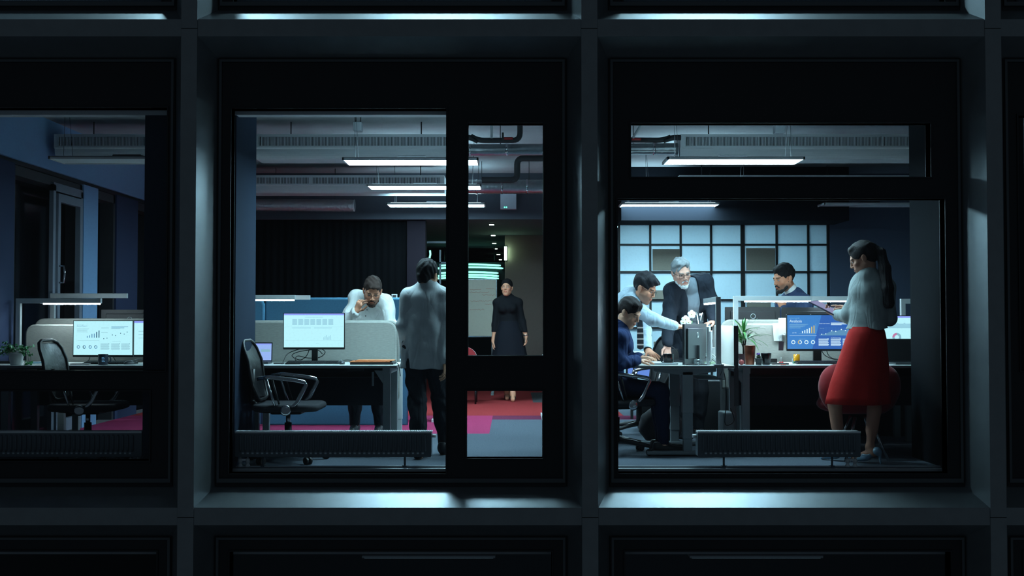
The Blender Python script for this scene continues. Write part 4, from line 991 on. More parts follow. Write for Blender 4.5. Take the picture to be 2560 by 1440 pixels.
mb = MB(); n = 16; mb.tube([(.016*math.cos(2*math.pi*k/n), 0, .008*math.sin(2*math.pi*k/n)) for k in range(n)], .0015, STEEL, 6, closed=True); item('paper_clip', 'steel paper clip under the right pinned sheet', 'clip', mb, W(1960, 836, 9.86)[:])
# orange folders, black folder
DF = 9.3
OR_ = M('orange_card', (206, 120, 66), rough=.8)
slab('folder', 'black folder under the two orange folders', 'folder', (PX(932, DF), DF-FD+.05, ZT), 0, (.355, .24, .017), BLACK)
slab('folder', 'lower orange folder on the calendar desk', 'folder', (PX(926, DF), DF-FD+.05, ZT+.018), .02, (.33, .22, .009), OR_)
slab('folder', 'upper orange folder, topmost of the stack', 'folder', (PX(936, DF), DF-FD+.07, ZT+.028), -.02, (.31, .2, .007), M('orange_card_light', (220, 138, 84), rough=.8))
# left desk: leafy plant, notebook, phone
t = thing('potted_plant', 'leafy trailing plant in a pale grey pot on the left desk', 'plant', (PX(42, 9.2), 9.2-FD, ZT)); mb = MB()
mb.lathe((0, 0, 0), [(.044, 0), (.046, .004), (.060, .092), (.063, .094), (.063, .103), (.056, .103), (.05, .09), (.001, .09)], M('pale_pot', (196, 200, 200), rough=.6), 30); mb.build('pot', t)
mb = MB(); sm = MB(); rr = random.Random(11); LG = M('leaf_bright_green', (66, 150, 84), rough=.45, noise=(8, .2)); LG2 = M('leaf_white_green', (170, 200, 170), rough=.5)
for k in range(30):
    a = rr.uniform(0, 2*math.pi); L = rr.uniform(.05, .14); base = Vector((.03*math.cos(a), .03*math.sin(a), .095)); d = Vector((math.cos(a)*rr.uniform(.4, 1.3), math.sin(a)*.5, rr.uniform(.2, 1.2))).normalized()
    P = [base]; 
    for s in range(5): P.append(P[-1]+d*L/5); d = (d+Vector((0, 0, -.22))).normalized()
    sm.tube(P, .0015, STEM, 5)
    for s in (2, 3, 4, 5):
        for sd in (-1, 1):
            c = P[s]+Vector((sd*.012, rr.uniform(-.01, .01), rr.uniform(-.004, .012))); R = Matrix.Rotation(rr.uniform(0, 6), 3, 'Z') @ Matrix.Rotation(rr.uniform(-1.3, 1.3), 3, 'X'); r = rr.uniform(.008, .014)
            vs_ = [mb.v(c+R @ Vector((r*math.cos(q)*.85, r*math.sin(q), .25*r*math.cos(q)**2))) for q in [2*math.pi*i/10 for i in range(10)]]; mb.face(vs_, LG if rr.random() < .75 else LG2, True)
for a in ((.11, -.03, -.06), (.125, -.02, -.05), (.085, -.05, -.055)):
    P = [Vector((.04, 0, .1)), Vector((a[0]*.7, a[1], .13)), Vector((a[0], a[1], .09)), Vector((a[0]+.005, a[1], .02+.0)), Vector((a[0], a[1], .012))]; sm.tube(P, .0014, STEM, 5)
    for q in P[1:]:
        for s in range(3):
            c = q+Vector((rr.uniform(-.015, .015), 0, rr.uniform(-.01, .015))); r = .011; R = Matrix.Rotation(rr.uniform(0, 6), 3, 'Z') @ Matrix.Rotation(1.2, 3, 'X')
            mb.face([mb.v(c+R @ Vector((r*math.cos(w)*.85, r*math.sin(w), 0))) for w in [2*math.pi*i/10 for i in range(10)]], LG, True)
sm.build('stem', t); mb.build('leaves', t, norm=False)
slab('notebook', 'pale blue notebook in front of the left grey screen', 'notebook', (PX(92, 9.4), 9.45-FD, ZT+.004), .3, (.17, .11, .012), M('pale_blue_cover', (150, 190, 210), rough=.6))
slab('phone', 'black phone at the back of the left desk behind the pot', 'phone', (PX(18, 9.5), 9.5-FD, ZT), 0, (.15, .1, .02), BLACK)
slab('eraser', 'small red block behind the mesh chair back', 'block', (PX(118, 9.5), 9.5-FD, ZT), .2, (.03, .02, .012), REDV)
slab('phone', 'dark phone lying left of the annual report keyboard', 'phone', (PX(200, 9.2), 9.22-FD, ZT+.004), .1, (.15, .07, .008), BLACK)
slab('phone', 'small dark phone at the back of the calendar desk', 'phone', (PX(695, 9.4), 9.45-FD, ZT), .2, (.09, .05, .008), BLACK)
# orchid and glass vase at the far end of the end-on desk, glass bowl
t = thing('orchid', 'white orchid flowers above the silver monitor', 'plant', (PX(1722, 9.8), 9.8-FD, ZT)); wm = M('orchid_white', (226, 232, 234), rough=.6); mb = MB(); mb.lathe((0, 0, 0), [(.03, 0), (.04, .07), (.036, .07), (.001, .06)], WHITE, 20); mb.build('pot', t)
mb = MB(); mb.tube([(0, 0, .06), (.005, 0, .2), (-.01, 0, .3), (-.02, 0, .33)], .003, GRN, 6); mb.tube([(0, 0, .06), (.01, 0, .22), (.03, 0, .36)], .003, GRN, 6); mb.build('stem', t)
for px, py, s in ((1714, 799, 1.2), (1722, 806, .8), (1729, 786, 1.2), (1708, 806, .9)):
    c = W(px, py, 9.75)-Vector((PX(1722, 9.8), 9.8-FD, ZT)); mb = MB()
    for k in range(5):
        a = 2*math.pi*k/5+.3; mb.ball(c+Vector((.016*s*math.cos(a), 0, .016*s*math.sin(a))), .0155*s, wm, 12, 1, .3, 1)
    mb.ball(c+Vector((0, -.006, 0)), .006, M('orchid_heart', (190, 180, 120)), 8); mb.build('flower', t)
clg = glass('clear_glass', (.9, .95, .97), .14)
t = thing('glass_vase', 'clear glass standing behind the silver monitor', 'glass', (PX(1750, 9.75), 9.75-FD, ZT)); mb = MB(); mb.lathe((0, 0, 0), [(.026, 0), (.026, .33), (.034, PZ(782, 9.75)-ZT), (.032, PZ(782, 9.75)-ZT), (.022, .01)], clg, 20); mb.build('vessel', t)
t = thing('glass_bowl', 'small round glass bowl before the silver monitor', 'bowl', (PX(1740, 9.22), 9.13-FD, ZT+.0)); mb = MB(); mb.lathe((0, 0, .0), [(.012, 0), (.03, .012), (.036, .03), (.032, .048), (.029, .048), (.032, .03), (.001, .01)], clg, 24); mb.build('vessel', t)
cable('black pen leaning behind the black mug', [W(1679, 866, 9.5), W(1688, 873, 9.5), W(1695, 882, 9.5)], .003)

# ================================================================ office chairs
MESHF = M('chair_mesh', (20, 21, 24), rough=.35, bump=(30, .3))
def office_chair(label, p, rz, group='black mesh office chairs'):
    """faces local +x"""
    t = thing('office_chair', label, 'office chair', p, rz, group)
    mb = MB(); mb.prism(rrect(-.23, .25, -.24, .24, .09, 'abcd', 5), 'z', .40, .455, M('seat_fabric', (34, 36, 42), rough=.9)); mb.tube([(q[0], q[1], .43) for q in rrect(-.228, .248, -.238, .238, .09, 'abcd', 5)], .028, M('seat_fabric', (34, 36, 42)), 8, closed=True); mb.build('seat', t)
    prof = [(-.20, .50), (-.235, .60), (-.25, .69), (-.265, .79), (-.30, .88), (-.32, .925)]; hw = [.17, .21, .225, .225, .21, .17]
    mb = MB(); L = []
    for (x, z), w in zip(prof, hw):
        L.append([mb.v((x-.03*(1-(k/4-1)**2)*1.0, w*(k/4-1), z)) for k in range(9)])
    for A, B in zip(L, L[1:]):
        for k in range(8): mb.face([A[k], A[k+1], B[k+1], B[k]], MESHF, True)
    mb.build('backrest', t, norm=False)
    mb = MB(); loop = [(x, w, z) for (x, z), w in zip(prof, hw)]+[(prof[-1][0]-.01, w, prof[-1][1]+.02) for w in (.10, 0, -.10)]+[(x, -w, z) for (x, z), w in list(zip(prof, hw))[::-1]]+[(-.20, w, .485) for w in (-.08, 0, .08)]
    mb.tube(loop, .013, BLACK, 8, closed=True); mb.tube([(-.02, 0, .39), (-.22, 0, .40), (-.29, 0, .47), (-.285, 0, .60), (-.28, 0, .72)], [.025, .025, .025, .022, .018], BLACK, 10); mb.build('back_frame', t)
    for s in (-1, 1):
        y = s*.25; mb = MB(); mb.tube([(-.19, y, .655), (-.10, y, .668), (.10, y, .645), (.17, y, .63), (.185, y, .61), (.12, y, .48), (.07, y, .43), (.0, y, .425)], .012, STEEL, 16, flat=1.3)
        mb.tube([(-.12, y, .65), (-.05, y, .44)], .010, STEEL, 8); mb.tube([(-.075, y, .65), (-.02, y, .46)], .007, BLACK, 8); mb.build('armrest', t)
        mb = MB(); mb.ball((.03, s*.26, .415), .042, STEEL, 24, 1, .38, 1); mb.build('hub_cap', t)
    mb = MB(); mb.cyl((0, 0, .10), (0, 0, .30), .028, BLACK); mb.cyl((0, 0, .25), (0, 0, .39), .018, STEEL); mb.bx(-.12, .12, -.10, .10, .37, .405, BLACK, .01); mb.build('gas_column', t)
    for k in range(5):
        a = 2*math.pi*k/5+.4; c, s = math.cos(a), math.sin(a); mb = MB(); mb.tube([(0, 0, .115), (c*.15, s*.15, .10), (c*.30, s*.30, .075)], [.028, .022, .014], BLACK, 8); lg = mb.build('base_arm', t)
        mb = MB(); q = Vector((c*.30, s*.30, .028)); dv = Vector((-s, c, 0))
        for e in (-1, 1): mb.cyl(q+dv*e*.006, q+dv*e*.026, .028, BLACK, n=16)
        mb.cyl(q+Vector((0, 0, .01)), q+Vector((0, 0, .055)), .008, BLACK, n=8); mb.build('caster', lg)
    return t
och = office_chair('black mesh chair with chrome armrests before the calendar desk', (PX(730, 8.95), 8.82-FD, 0), 0)
copy_thing(och, (-3.33, 8.82-FD, 0), 0, 'black mesh chair before the annual report desk, its back above the desk edge')
copy_thing(och, (PX(1540, 9.3), 9.3-FD, 0), math.radians(20), 'black chair the seated woman in navy sits on')
copy_thing(och, (PX(1597, 10.75), 10.75-FD, 0), math.radians(200), 'dark chair in the shade left of the older man')
# red shell chair
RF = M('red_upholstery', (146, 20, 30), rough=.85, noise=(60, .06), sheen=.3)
t = thing('shell_chair', 'red upholstered shell chair behind the woman in the red skirt', 'chair', (PX(2146, 9.0), 8.98-FD, 0)); sd = SDF()
sd.cap((-.17, 0, .60), (.17, 0, .60), .155, .155, n=(0, 1, 0), f=.5, k=.05); sd.cap((-.15, .02, .50), (.15, .02, .50), .15, .15, n=(0, 1, 0), f=.5, k=.08)
for s in (-1, 1): sd.cap((s*.22, .02, .56), (s*.20, .26, .50), .07, .055, k=.06)
sd.cap((-.16, .2, .42), (.16, .2, .42), .13, .13, n=(0, 0, 1), f=.5, k=.06)
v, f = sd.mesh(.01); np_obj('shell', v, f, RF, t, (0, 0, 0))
for k in range(4):
    a = math.pi/4+k*math.pi/2; mb = MB(); mb.tube([(.08*math.cos(a), .08*math.sin(a), .33), (.24*math.cos(a), .24*math.sin(a), 0)], [.014, .010], STEEL, 10); mb.build('leg', t)
# far red armchair glimpsed beside the whiteboard
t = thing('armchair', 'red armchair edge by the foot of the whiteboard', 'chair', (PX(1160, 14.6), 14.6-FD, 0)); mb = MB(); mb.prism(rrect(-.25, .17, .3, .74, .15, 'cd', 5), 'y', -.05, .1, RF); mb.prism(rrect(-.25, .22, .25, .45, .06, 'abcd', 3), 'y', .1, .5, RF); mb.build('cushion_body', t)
for s in (-.2, .15):
    for q in (0, .42): mb = MB(); mb.cyl((s, q, 0), (s, q, .27), .012, BLACK); mb.build('leg', t)
# boards before the grid, standing for shelf boxes seen through the frosted panes
BG = M('beige_board', (128, 124, 112), rough=.9, noise=(60, .05))
for i, (a, b, c, d, lab) in enumerate(((1631, 1699, 623, 677, 'beige board covering a pane above the older man\'s head'), (1865, 1937, 621, 677, 'beige board standing for a shelf box left of the man in the blue suit'), (1620, 1664, 726, 748, 'beige shelf box between the leaning man and the older man'), (1866, 1925, 755, 768, 'beige shelf box behind the lamp arm'), (1633, 1660, 854, 870, 'beige shelf box low behind the men'))):
    mb = MB(); mb.bx(PX(a, DGR), PX(b, DGR), gy-.05, gy-.03, PZ(d, DGR), PZ(c, DGR), BG); tag(mb.build('box_board'), lab, 'board')
# things under the desks
mb = MB(); mb.bx(-.05, .05, -.12, .12, 0, .32, M('pc_tower_grey', (128, 138, 142), rough=.5), .012); item('pc_tower', 'pale grey computer case on the floor behind the right radiator', 'computer', mb, (1.832, 9.6-FD, 0))
mb = MB(); mb.bx(-.10, .10, -.02, .02, 0, .03, WHITE, .004); item('plug_adapter', 'white plug adapter on the floor behind the right radiator', 'adapter', mb, (PX(1785, 10.3), 10.3-FD, 0))
t = thing('shopping_bag', 'dark bag on the floor behind the end-on desk', 'bag', (PX(1655, 9.95), 10.05-FD, 0)); sd = SDF(); sd.ell((0, 0, .16), (.2, .12, .17)); sd.cut((0, 0, 0), (0, 0, -1)); v, f = sd.mesh(.012, lambda P: .006*np.sin(P[:, 0]*60)*np.sin(P[:, 2]*40)); np_obj('bag_body', v, f, M('dark_bag', (40, 36, 42), rough=.8), t, (0, 0, 0))
mb = MB(); mb.tube([(-.07, 0, .3), (-.05, 0, .42), (.05, 0, .42), (.07, 0, .3)], .008, BLACK, 8); mb.build('strap', t)
t = thing('monitor', 'blue lit screen glimpsed under the end-on desk', 'screen', (PX(1690, 12.4), 12.45-FD, 0)); mb = MB(); mb.bx(-.55, .08, 0, .02, PZ(946, 12.4), PZ(905, 12.4), BLACK); mb.build('casing', t)
mb = MB(); z0, z1 = PZ(945, 12.4), PZ(906, 12.4); mb.quad([(-.53, -.001, z0), (-.12, -.001, z0), (-.12, -.001, z1), (-.53, -.001, z1)], em('blue_glow', (110, 150, 235), .8)); mb.quad([(-.10, -.001, z0), (.0, -.001, z0), (.0, -.001, z1), (-.10, -.001, z1)], em('indigo_glow', (70, 66, 190), .8)); mb.quad([(.0, -.001, z0), (.06, -.001, z0), (.06, -.001, z1), (.0, -.001, z1)], em('cyan_glow', (150, 200, 215), .8)); mb.build('display', t, norm=False)
mb = MB(); 
for s in (-.5, .03): mb.bx(s, s+.03, 0, .02, 0, PZ(946, 12.4), BLACK)
mb.build('stand', t)
for a, b, D, hh, lab in ((1812, 2330, 10.64, .53, 'long dark box added to darken the space behind the analysis desk'), (1600, 1838, 11.2, .49, 'dark box added to darken the space behind the end-on desk')):  # dark boxes added to stand in for the deep shade under the desks
    mb = MB(); o = Vector((PX((a+b)/2, D), D-FD, 0)); mb.bx(PX(a, D)-o.x, PX(b, D)-o.x, 0, .26, 0, hh, M('filler_dark', (24, 26, 30), rough=.7), .004); item('dark_filler', lab, 'filler box', mb, o)
# right sliver office
monitor('bright monitor glimpsed at the far right edge of the picture', (PX(2630, 9.7), 9.7-FD, ZT), 0, .52, .3, PZ(846, 9.7), d_doc)
desk_front('desk at the far right edge of the picture', 4.1, 6.0, 9.12, 9.83, (4.3, 5.9), None)
screen('grey felt screen at the far right edge of the picture', 4.1, 6.0, 9.9, .5, 1.06)

# ================================================================ floors above and below
for j, (zf, e) in enumerate(((FLH, 1), (-FLH, 0))):
    surf('floor', lambda m: m.bx(XL-.3, XR, RD+.1, 9, zf-.12, zf-.02, CARPET), 'floor of the storey %s' % ('above' if e else 'below'))
    surf('wall_back', lambda m: m.bx(XL-.3, XR, 8.9, 9, zf, zf+CEIL, M('upper_wall', (150, 160, 170), rough=.9)))
    surf('wall_side', lambda m: (m.bx(XL-.4, XL-.3, RD+.1, 9, zf-.1, zf+CEIL+.2, DARKW), m.bx(XR, XR+.1, RD+.1, 9, zf-.1, zf+CEIL+.2, DARKW)))
    surf('ceiling', lambda m: m.bx(XL-.3, XR, RD+.1, 9, zf+CEIL-.1 if e == 0 else zf+CEIL, zf+CEIL+.2, CONC))
    for k, xx in enumerate(((-2.9, 1.9, -.7) if e else (-.75, 2.2))):
        t = thing('ceiling_light', ('lit panel of the storey above, %s' % ('left', 'right', 'middle')[k]) if e else ('dim panel of the storey below, %s' % ('under the middle window', 'under the right window')[k]), 'ceiling light', (xx, 1.75 if e else 2.2, zf+2.5), 0, 'ceiling panels of the other storeys')
        mb = MB(); mb.bx(-.6, .6, -.165, .165, 0, .024, WHITE, .003); mb.build('frame', t)
        mb = MB(); mb.bx(-.58, .58, -.15, .15, -.004, .0, PANELON if e else M('panel_dim', (160, 200, 220), emit=.25)); mb.build('diffuser', t)
        for s in (-.5, .5): mb = MB(); mb.cyl((s, 0, .024), (s, 0, CEIL-2.5-(0 if e else .1)), .002, WIRE, n=5); mb.build('suspension_wire', t)
surf('wall_slab', lambda m: (m.bx(XL-.4, XR+1, RD+.1, RD+.3, SZ0, SZ1, BLACK), m.bx(XL-.4, XR+1, RD+.1, RD+.3, SZ0+FLH, SZ1+FLH, BLACK)), 'slab edge behind the ledges')
# meeting room lamps behind the frosted glass
for k, xx in enumerate((1.9, 3.0)):
    t = thing('ceiling_light', 'bright lamp behind the frosted panes, %s' % ('left', 'right')[k], 'ceiling light', (xx, 7.9, 2.44), 0, 'lamps behind the frosted panes')
    mb = MB(); mb.bx(-.4, .4, -.2, .2, 0, .04, WHITE); mb.build('frame', t); mb = MB(); mb.bx(-.38, .38, -.18, .18, -.006, 0, M('meeting_lamp%d' % k, (240, 250, 255), emit=(60, 16)[k], ecol=LEDC)); mb.build('diffuser', t)
# ================================================================ people
SKIN = M('skin', (200, 150, 125), rough=.55, attr='Col', spec=.3)
def cloth(name, rgb, fold=.36, **k):
    if name in MATS: return MATS[name]
    m = M(name, rgb, rough=.85, bump=(220, .10), noise=(25, .05), spec=.2, **k); nt = m.node_tree; b = nt.nodes['Principled BSDF']
    fine = [n for n in nt.nodes if n.type == 'BUMP'][0]; tc = [n for n in nt.nodes if n.type == 'TEX_COORD'][0]
    mp = nt.nodes.new('ShaderNodeMapping'); mp.inputs['Scale'].default_value = (1.5, 1.5, .62); mp.inputs['Rotation'].default_value = (.3, .5, 0)
    n = nt.nodes.new('ShaderNodeTexNoise'); n.inputs['Scale'].default_value = 6.5; n.inputs['Detail'].default_value = 1.0; n.inputs['Distortion'].default_value = 1.1
    a = nt.nodes.new('ShaderNodeMath'); a.operation = 'SUBTRACT'; a.inputs[1].default_value = .5; c = nt.nodes.new('ShaderNodeMath'); c.operation = 'ABSOLUTE'
    bp = nt.nodes.new('ShaderNodeBump'); bp.inputs['Strength'].default_value = fold; bp.inputs['Distance'].default_value = .07
    nt.links.new(tc.outputs['Object'], mp.inputs[0]); nt.links.new(mp.outputs[0], n.inputs[0]); nt.links.new(n.outputs[0], a.inputs[0]); nt.links.new(a.outputs[0], c.inputs[0])
    nt.links.new(c.outputs[0], bp.inputs['Height']); nt.links.new(bp.outputs[0], fine.inputs['Normal']); return m
def folds(a1=.004, f1=28, a2=.002, f2=60, ph=0.):
    def d(P):
        x, y, z = P[:, 0], P[:, 1], P[:, 2]
        w = np.sin(z*f1+4*np.sin(x*9+ph)+3*np.sin(y*11+ph*2))*np.clip(np.sin(x*13+y*7+ph*3)+.3, 0, 1)
        return a1*w+a2*np.sin(z*f2*.6+x*f2*.5+3*np.sin(y*25+ph)+2*np.sin(z*14+ph))
    return d
def vfolds(a=.006, f=30, ph=0.):
    return lambda P: a*np.sin(P[:, 0]*f+2.2*np.sin(P[:, 2]*5+ph)+ph)*np.clip(.6+.4*np.sin(P[:, 2]*7+P[:, 0]*9+ph), 0, 1)+.0025*np.sin(P[:, 2]*35+P[:, 0]*22+ph)
def head_matrix(c, yaw, pitch=0, roll=0, s=1.0):
    R = Matrix.Rotation(math.radians(yaw), 3, 'Z') @ Matrix.Rotation(math.radians(pitch), 3, 'X') @ Matrix.Rotation(math.radians(roll), 3, 'Y')
    return Vector(c), R, s
def pick(V, px, py):
    P = V-np.array(cam.location); c, s = math.cos(PITCH), math.sin(PITCH)
    d = P[:, 1]*c+P[:, 2]*s; u = P[:, 2]*c-P[:, 1]*s; X = 1280+FPX*P[:, 0]/d; Y = 720-FPX*u/d
    q = (X-px)**2+(Y-py)**2; m = q < 16
    if not m.any(): m = q < q.min()+4
    i = np.argmin(np.where(m, d, 99)); return Vector(V[i])
def buttons(o, root, pts, mat, r=.0055):
    V = np.empty(len(o.data.vertices)*3, dtype=np.float32); o.data.vertices.foreach_get('co', V); V = V.reshape(-1, 3)+np.array(root.location)
    for p in pts:
        mb = MB(); mb.ball(pick(V, *p)-Vector(root.location)+Vector((0, -.002, 0)), r, mat, 10, 1, .4, 1); mb.build('button', root)
class HB:
    """adds primitives given in head coordinates (face towards -y)"""
    def __init__(h, sd, H): h.sd = sd; h.c, h.R, h.s = H; h.Rn = np.array([list(r) for r in h.R], dtype=np.float32)
    def w(h, p): return h.c+h.R @ (Vector(p)*h.s)
    def ell(h, c, r, k=.01, op='u', rx=0, ry=0, rz=0):
        L = Matrix.Rotation(rz, 3, 'Z') @ Matrix.Rotation(ry, 3, 'Y') @ Matrix.Rotation(rx, 3, 'X'); h.sd.ell(h.w(c), [q*h.s for q in r], h.R @ L, k, op)
    def cap(h, a, b, ra, rb, k=.01, op='u', n=None, f=1): h.sd.cap(h.w(a), h.w(b), ra*h.s, rb*h.s, k, None if n is None else h.R @ Vector(n), f, op)
    def cut(h, p, n): h.sd.cut(h.w(p), h.R @ Vector(n))
def add_head(sd, H, fem=False, eyes=True):
    h = HB(sd, H); j = .9 if fem else 1.
    h.ell((0, .014, .042), (.075, .094, .084), .02)
    h.ell((0, -.030, -.022), (.062*j, .060, .088), .03)
    for s in (-1, 1):
        h.cap((s*.050*j, .004, -.045), (s*.020*j, -.062, -.094), .022*j, .017*j, .03)
        h.ell((s*.042, -.060, -.020), (.020, .018, .017), .02)
        h.ell((s*.0795, .012, -.004), (.0075, .019, .031), .006, ry=s*.18, rx=-.15)
    h.ell((0, -.074, -.100), (.021, .015, .015), .022)
    h.cap((-.032, -.078, .024), (.032, -.078, .024), .011, .011, .018)
    for s in (-1, 1): h.ell((s*.031, -.093, .004), (.017, .013, .010), .010, 's')
    for s in (-1, 1):
        h.ell((s*.031, -.0745, .003), (.0145, .0125, .0095), .003)
        h.cap((s*.017, -.084, .010), (s*.044, -.078, .010), .0035, .0035, .004)
    h.cap((0, -.086, .018), (0, -.106, -.024), .0075, .0095, .012)
    for s in (-1, 1): h.ell((s*.0115, -.097, -.029), (.0075, .010, .0075), .006)
    h.ell((0, -.074, -.060), (.030, .020, .024), .02)
    h.ell((0, -.0945, -.0545), (.021, .0065, .0042), .005); h.ell((0, -.0935, -.0645), (.018, .007, .0055), .005)
    h.cap((-.018, -.1015, -.0592), (.018, -.1015, -.0592), .0016, .0016, .002, 's')
def skin_colors(V, H, base, lip=None, brow=(.05, .04, .035), stubble=None, fem=False):
    c, R, s = H; P = ((V-np.array(c)) @ np.array([list(r) for r in R]))/s
    col = np.tile(np.array(lin(base)), (len(V), 1)); x, y, z = P[:, 0], P[:, 1], P[:, 2]
    near = (np.abs(x) < .09) & (y < .0) & (np.abs(z) < .13)
    def mixm(w, c2): col[:] = col*(1-w[:, None])+np.array(c2)*w[:, None]
    sk = np.array(lin(base))
    m = near & (((x/.024)**2+((z+.0595)/.0125)**2) < 1) & (y < -.085); mixm(m*.75, lip if lip is not None else sk*np.array((.75, .42, .42)))
    m = near & (np.abs(np.abs(x)-.031) < .018) & (np.abs(z-.0265+.10*np.abs(np.abs(x)-.028)) < (.0035 if fem else .005)) & (y < -.06); mixm(m*.85, brow)
    for sg in (-1, 1):
        e = (((x-sg*.031)/.0115)**2+((z-.003)/.0052)**2 < 1) & (y < -.07); mixm(e*.9, (.55, .55, .55))
        e = (((x-sg*.031)**2+(z-.003)**2) < .0045**2) & (y < -.07); mixm(e*1., (.03, .02, .018))
        e = near & (np.abs(x-sg*.031) < .014) & (np.abs(z-.0085) < .0018) & (y < -.072); mixm(e*.8, (.02, .015, .015))
    if stubble is not None:
        m = near & (z < -.035) & (y < .01) & ~((np.abs(x) < .02) & (z > -.066) & (z < -.052)); mixm(np.clip((-.030-z)/.02, 0, 1)*m*.6, stubble)
    ck = near & ((((np.abs(x)-.042)/.02)**2+((z+.025)/.018)**2) < 1); mixm(ck*.18, sk*np.array((1.0, .55, .5)))
    return col
def hair_short(sd, H, top=.016, side=.008, front=.062, fwd=0.0, part=False):
    h = HB(sd, H)
    h.ell((0, .018, .048), (.0755+side, .095+side, .084+top*.9), .01)
    h.ell((0, -.040, .098), (.056, .040, .022+top*.5), .02)
    if fwd: h.ell((.01, -.075, .088), (.050, .03, .020), .02)
    h.ell((0, -.114, -.035+front-.062), (.070, .078, .102), .022, 's')
    for s in (-1, 1): h.ell((s*.085, -.002, -.018), (.028, .034, .042), .008, 's')
    h.ell((0, -.04, -.10), (.12, .07, .085), .01, 's')
    h.cut((0, .05, -.055), (0, -.25, -1))
def hairdisp(a=.0022, f=140, ph=0):
    return lambda P: a*np.sin(P[:, 0]*f+3*np.sin(P[:, 2]*30+ph)+P[:, 1]*60)+a*.8*np.sin(P[:, 1]*f*.8+P[:, 2]*70+3*np.sin(P[:, 0]*40))
def add_hand(sd, wr, d, pn, side=1, curl=(20, 25, 20), spread=4, thumb=.7, s=1.0, extend=None, rad=1.0):
    """d finger direction, pn palm normal (where fingers curl), side: thumb towards cross(d,pn)*side"""
    d = Vector(d).normalized(); pn = Vector(pn); pn = (pn-d*pn.dot(d)).normalized(); ac = d.cross(pn)*side; wr = Vector(wr)
    sd.cap(wr, wr+d*.02*s, .026*s, .028*s, .015, pn, .72)
    sd.cap(wr+d*.022*s+ac*.008*s, wr+d*.078*s+ac*.014*s, .023*s, .024*s, .012, pn, .52); sd.cap(wr+d*.022*s-ac*.010*s, wr+d*.074*s-ac*.016*s, .022*s, .021*s, .012, pn, .52)
    ends = []
    for i, L in enumerate((.068, .077, .072, .056)):
        b = wr+d*(.088-.004*abs(i-1))*s+ac*(.030-.020*i)*s; a = math.radians(spread*(1.2-i)); dd = (d*math.cos(a)+ac*math.sin(a)).normalized(); ang = 0
        cu = curl if not (extend is not None and i == extend) else (4, 6, 4); r = (.0088, .0090, .0086, .0076)[i]*s*rad; cu = [c*(1+.12*i) for c in cu]
        p = b
        for k, fr in enumerate((.46, .30, .24)):
            ang += math.radians(cu[k]); dr = dd*math.cos(ang)+pn*math.sin(ang); q = p+dr*L*fr*s; sd.cap(p, q, r*(1-.08*k), r*(1-.08*(k+1)), .0035 if k else .006); p = q
        ends.append(p)
    tb = wr+d*.028*s+ac*.026*s+pn*.006*s; t1 = (d*.65+ac*.65+pn*.30*thumb).normalized(); t2 = (d*.88+ac*.25+pn*.40*thumb).normalized()
    p1 = tb+t1*.040*s; sd.cap(tb, p1, .0125*s, .0105*s, .010); p2 = p1+t2*.028*s; sd.cap(p1, p2, .0105*s, .0092*s, .004); sd.cap(p2, p2+t2*.020*s, .0092*s, .0075*s, .004)
    return ends
def frame_of(J):
    up = (J['neck']-J['pel']).normalized(); r = (J['shL']-J['shR']); r = (r-up*r.dot(up)).normalized(); return up, r, r.cross(up)
def torso(sd, J, p=0., w=1.0, fem=False, hem=None, low=.12, belly=0.0):
    up, r, fw = frame_of(J); pel, neck = J['pel'], J['neck']; L = (neck-pel).length; md = pel+up*L*.38
    if 'mid' in J: md = J['mid']
    ch = pel+up*L*.72 if 'mid' not in J else md.lerp(neck, .58)
    wa = (.098 if fem else .122)*w; cs = (.128 if fem else .148)*w; hp = (.142 if fem else .132)*w
    sd.cap(pel-r*.03-up*.02, pel+r*.03-up*.02, hp+p, hp+p, .05, fw, .72)
    sd.cap(pel, md, hp*.98+p, wa+p+belly, .05, fw, .74); sd.cap(md, ch, wa+p+belly, cs+p, .06, fw, .72)
    sd.cap(J['shR'], J['shL'], .050*w+p, .050*w+p, .06)
    sd.cap(ch, neck-up*.05, cs*.85+p, .085+p*.5, .06, fw, .62)
    sd.cap(J['shR'].lerp(neck, .3)+up*.01, neck+up*.01, .035+p, .048+p, .04); sd.cap(J['shL'].lerp(neck, .3)+up*.01, neck+up*.01, .035+p, .048+p, .04)
    if fem:
        for s in (-1, 1): sd.ell(ch+r*s*.062+fw*.075-up*.02, (.058+p*.5,)*3, k=.04)
def arm(sd, J, sdk, p=0., w=1.0, end=None, k=.03):
    sh, el, wr = J['sh'+sdk], J['el'+sdk], J['wr'+sdk]; e = wr if end is None else el.lerp(wr, end)
    sd.cap(sh, el, .049*w+p, .040*w+p, k); sd.cap(el, e, .041*w+p, .029*w+(.012*w*(1-(end or 1)))+p*.75, .025)
def leg(sd, J, sdk, p=0., w=1.0, k=.03):
    sd.cap(J['hp'+sdk], J['kn'+sdk], .083*w+p, .056*w+p, k); sd.cap(J['kn'+sdk], J['an'+sdk], .054*w+p, .036*w+p, .03)
    cb = J['kn'+sdk].lerp(J['an'+sdk], .3); sd.cap(J['kn'+sdk].lerp(cb, .4), cb.lerp(J['an'+sdk], .35), .05*w+p, .046*w+p, .04)
def legs_auto(J, fl, fr, hw=.088, bend=.05):
    up, r, fw = frame_of(J); fh = Vector((fw.x, fw.y, 0)); fh = fh.normalized() if fh.length > .1 else Vector((0, -1, 0)); J['fh'] = fh
    J['hpL'] = J['pel']+r*hw-Vector((0, 0, .04)); J['hpR'] = J['pel']-r*hw-Vector((0, 0, .04))
    for s, f in (('L', fl), ('R', fr)):
        J['an'+s] = Vector(f); d = J['an'+s]-J['hp'+s]; J['kn'+s] = J['hp'+s].lerp(J['an'+s], .5)+fh*bend
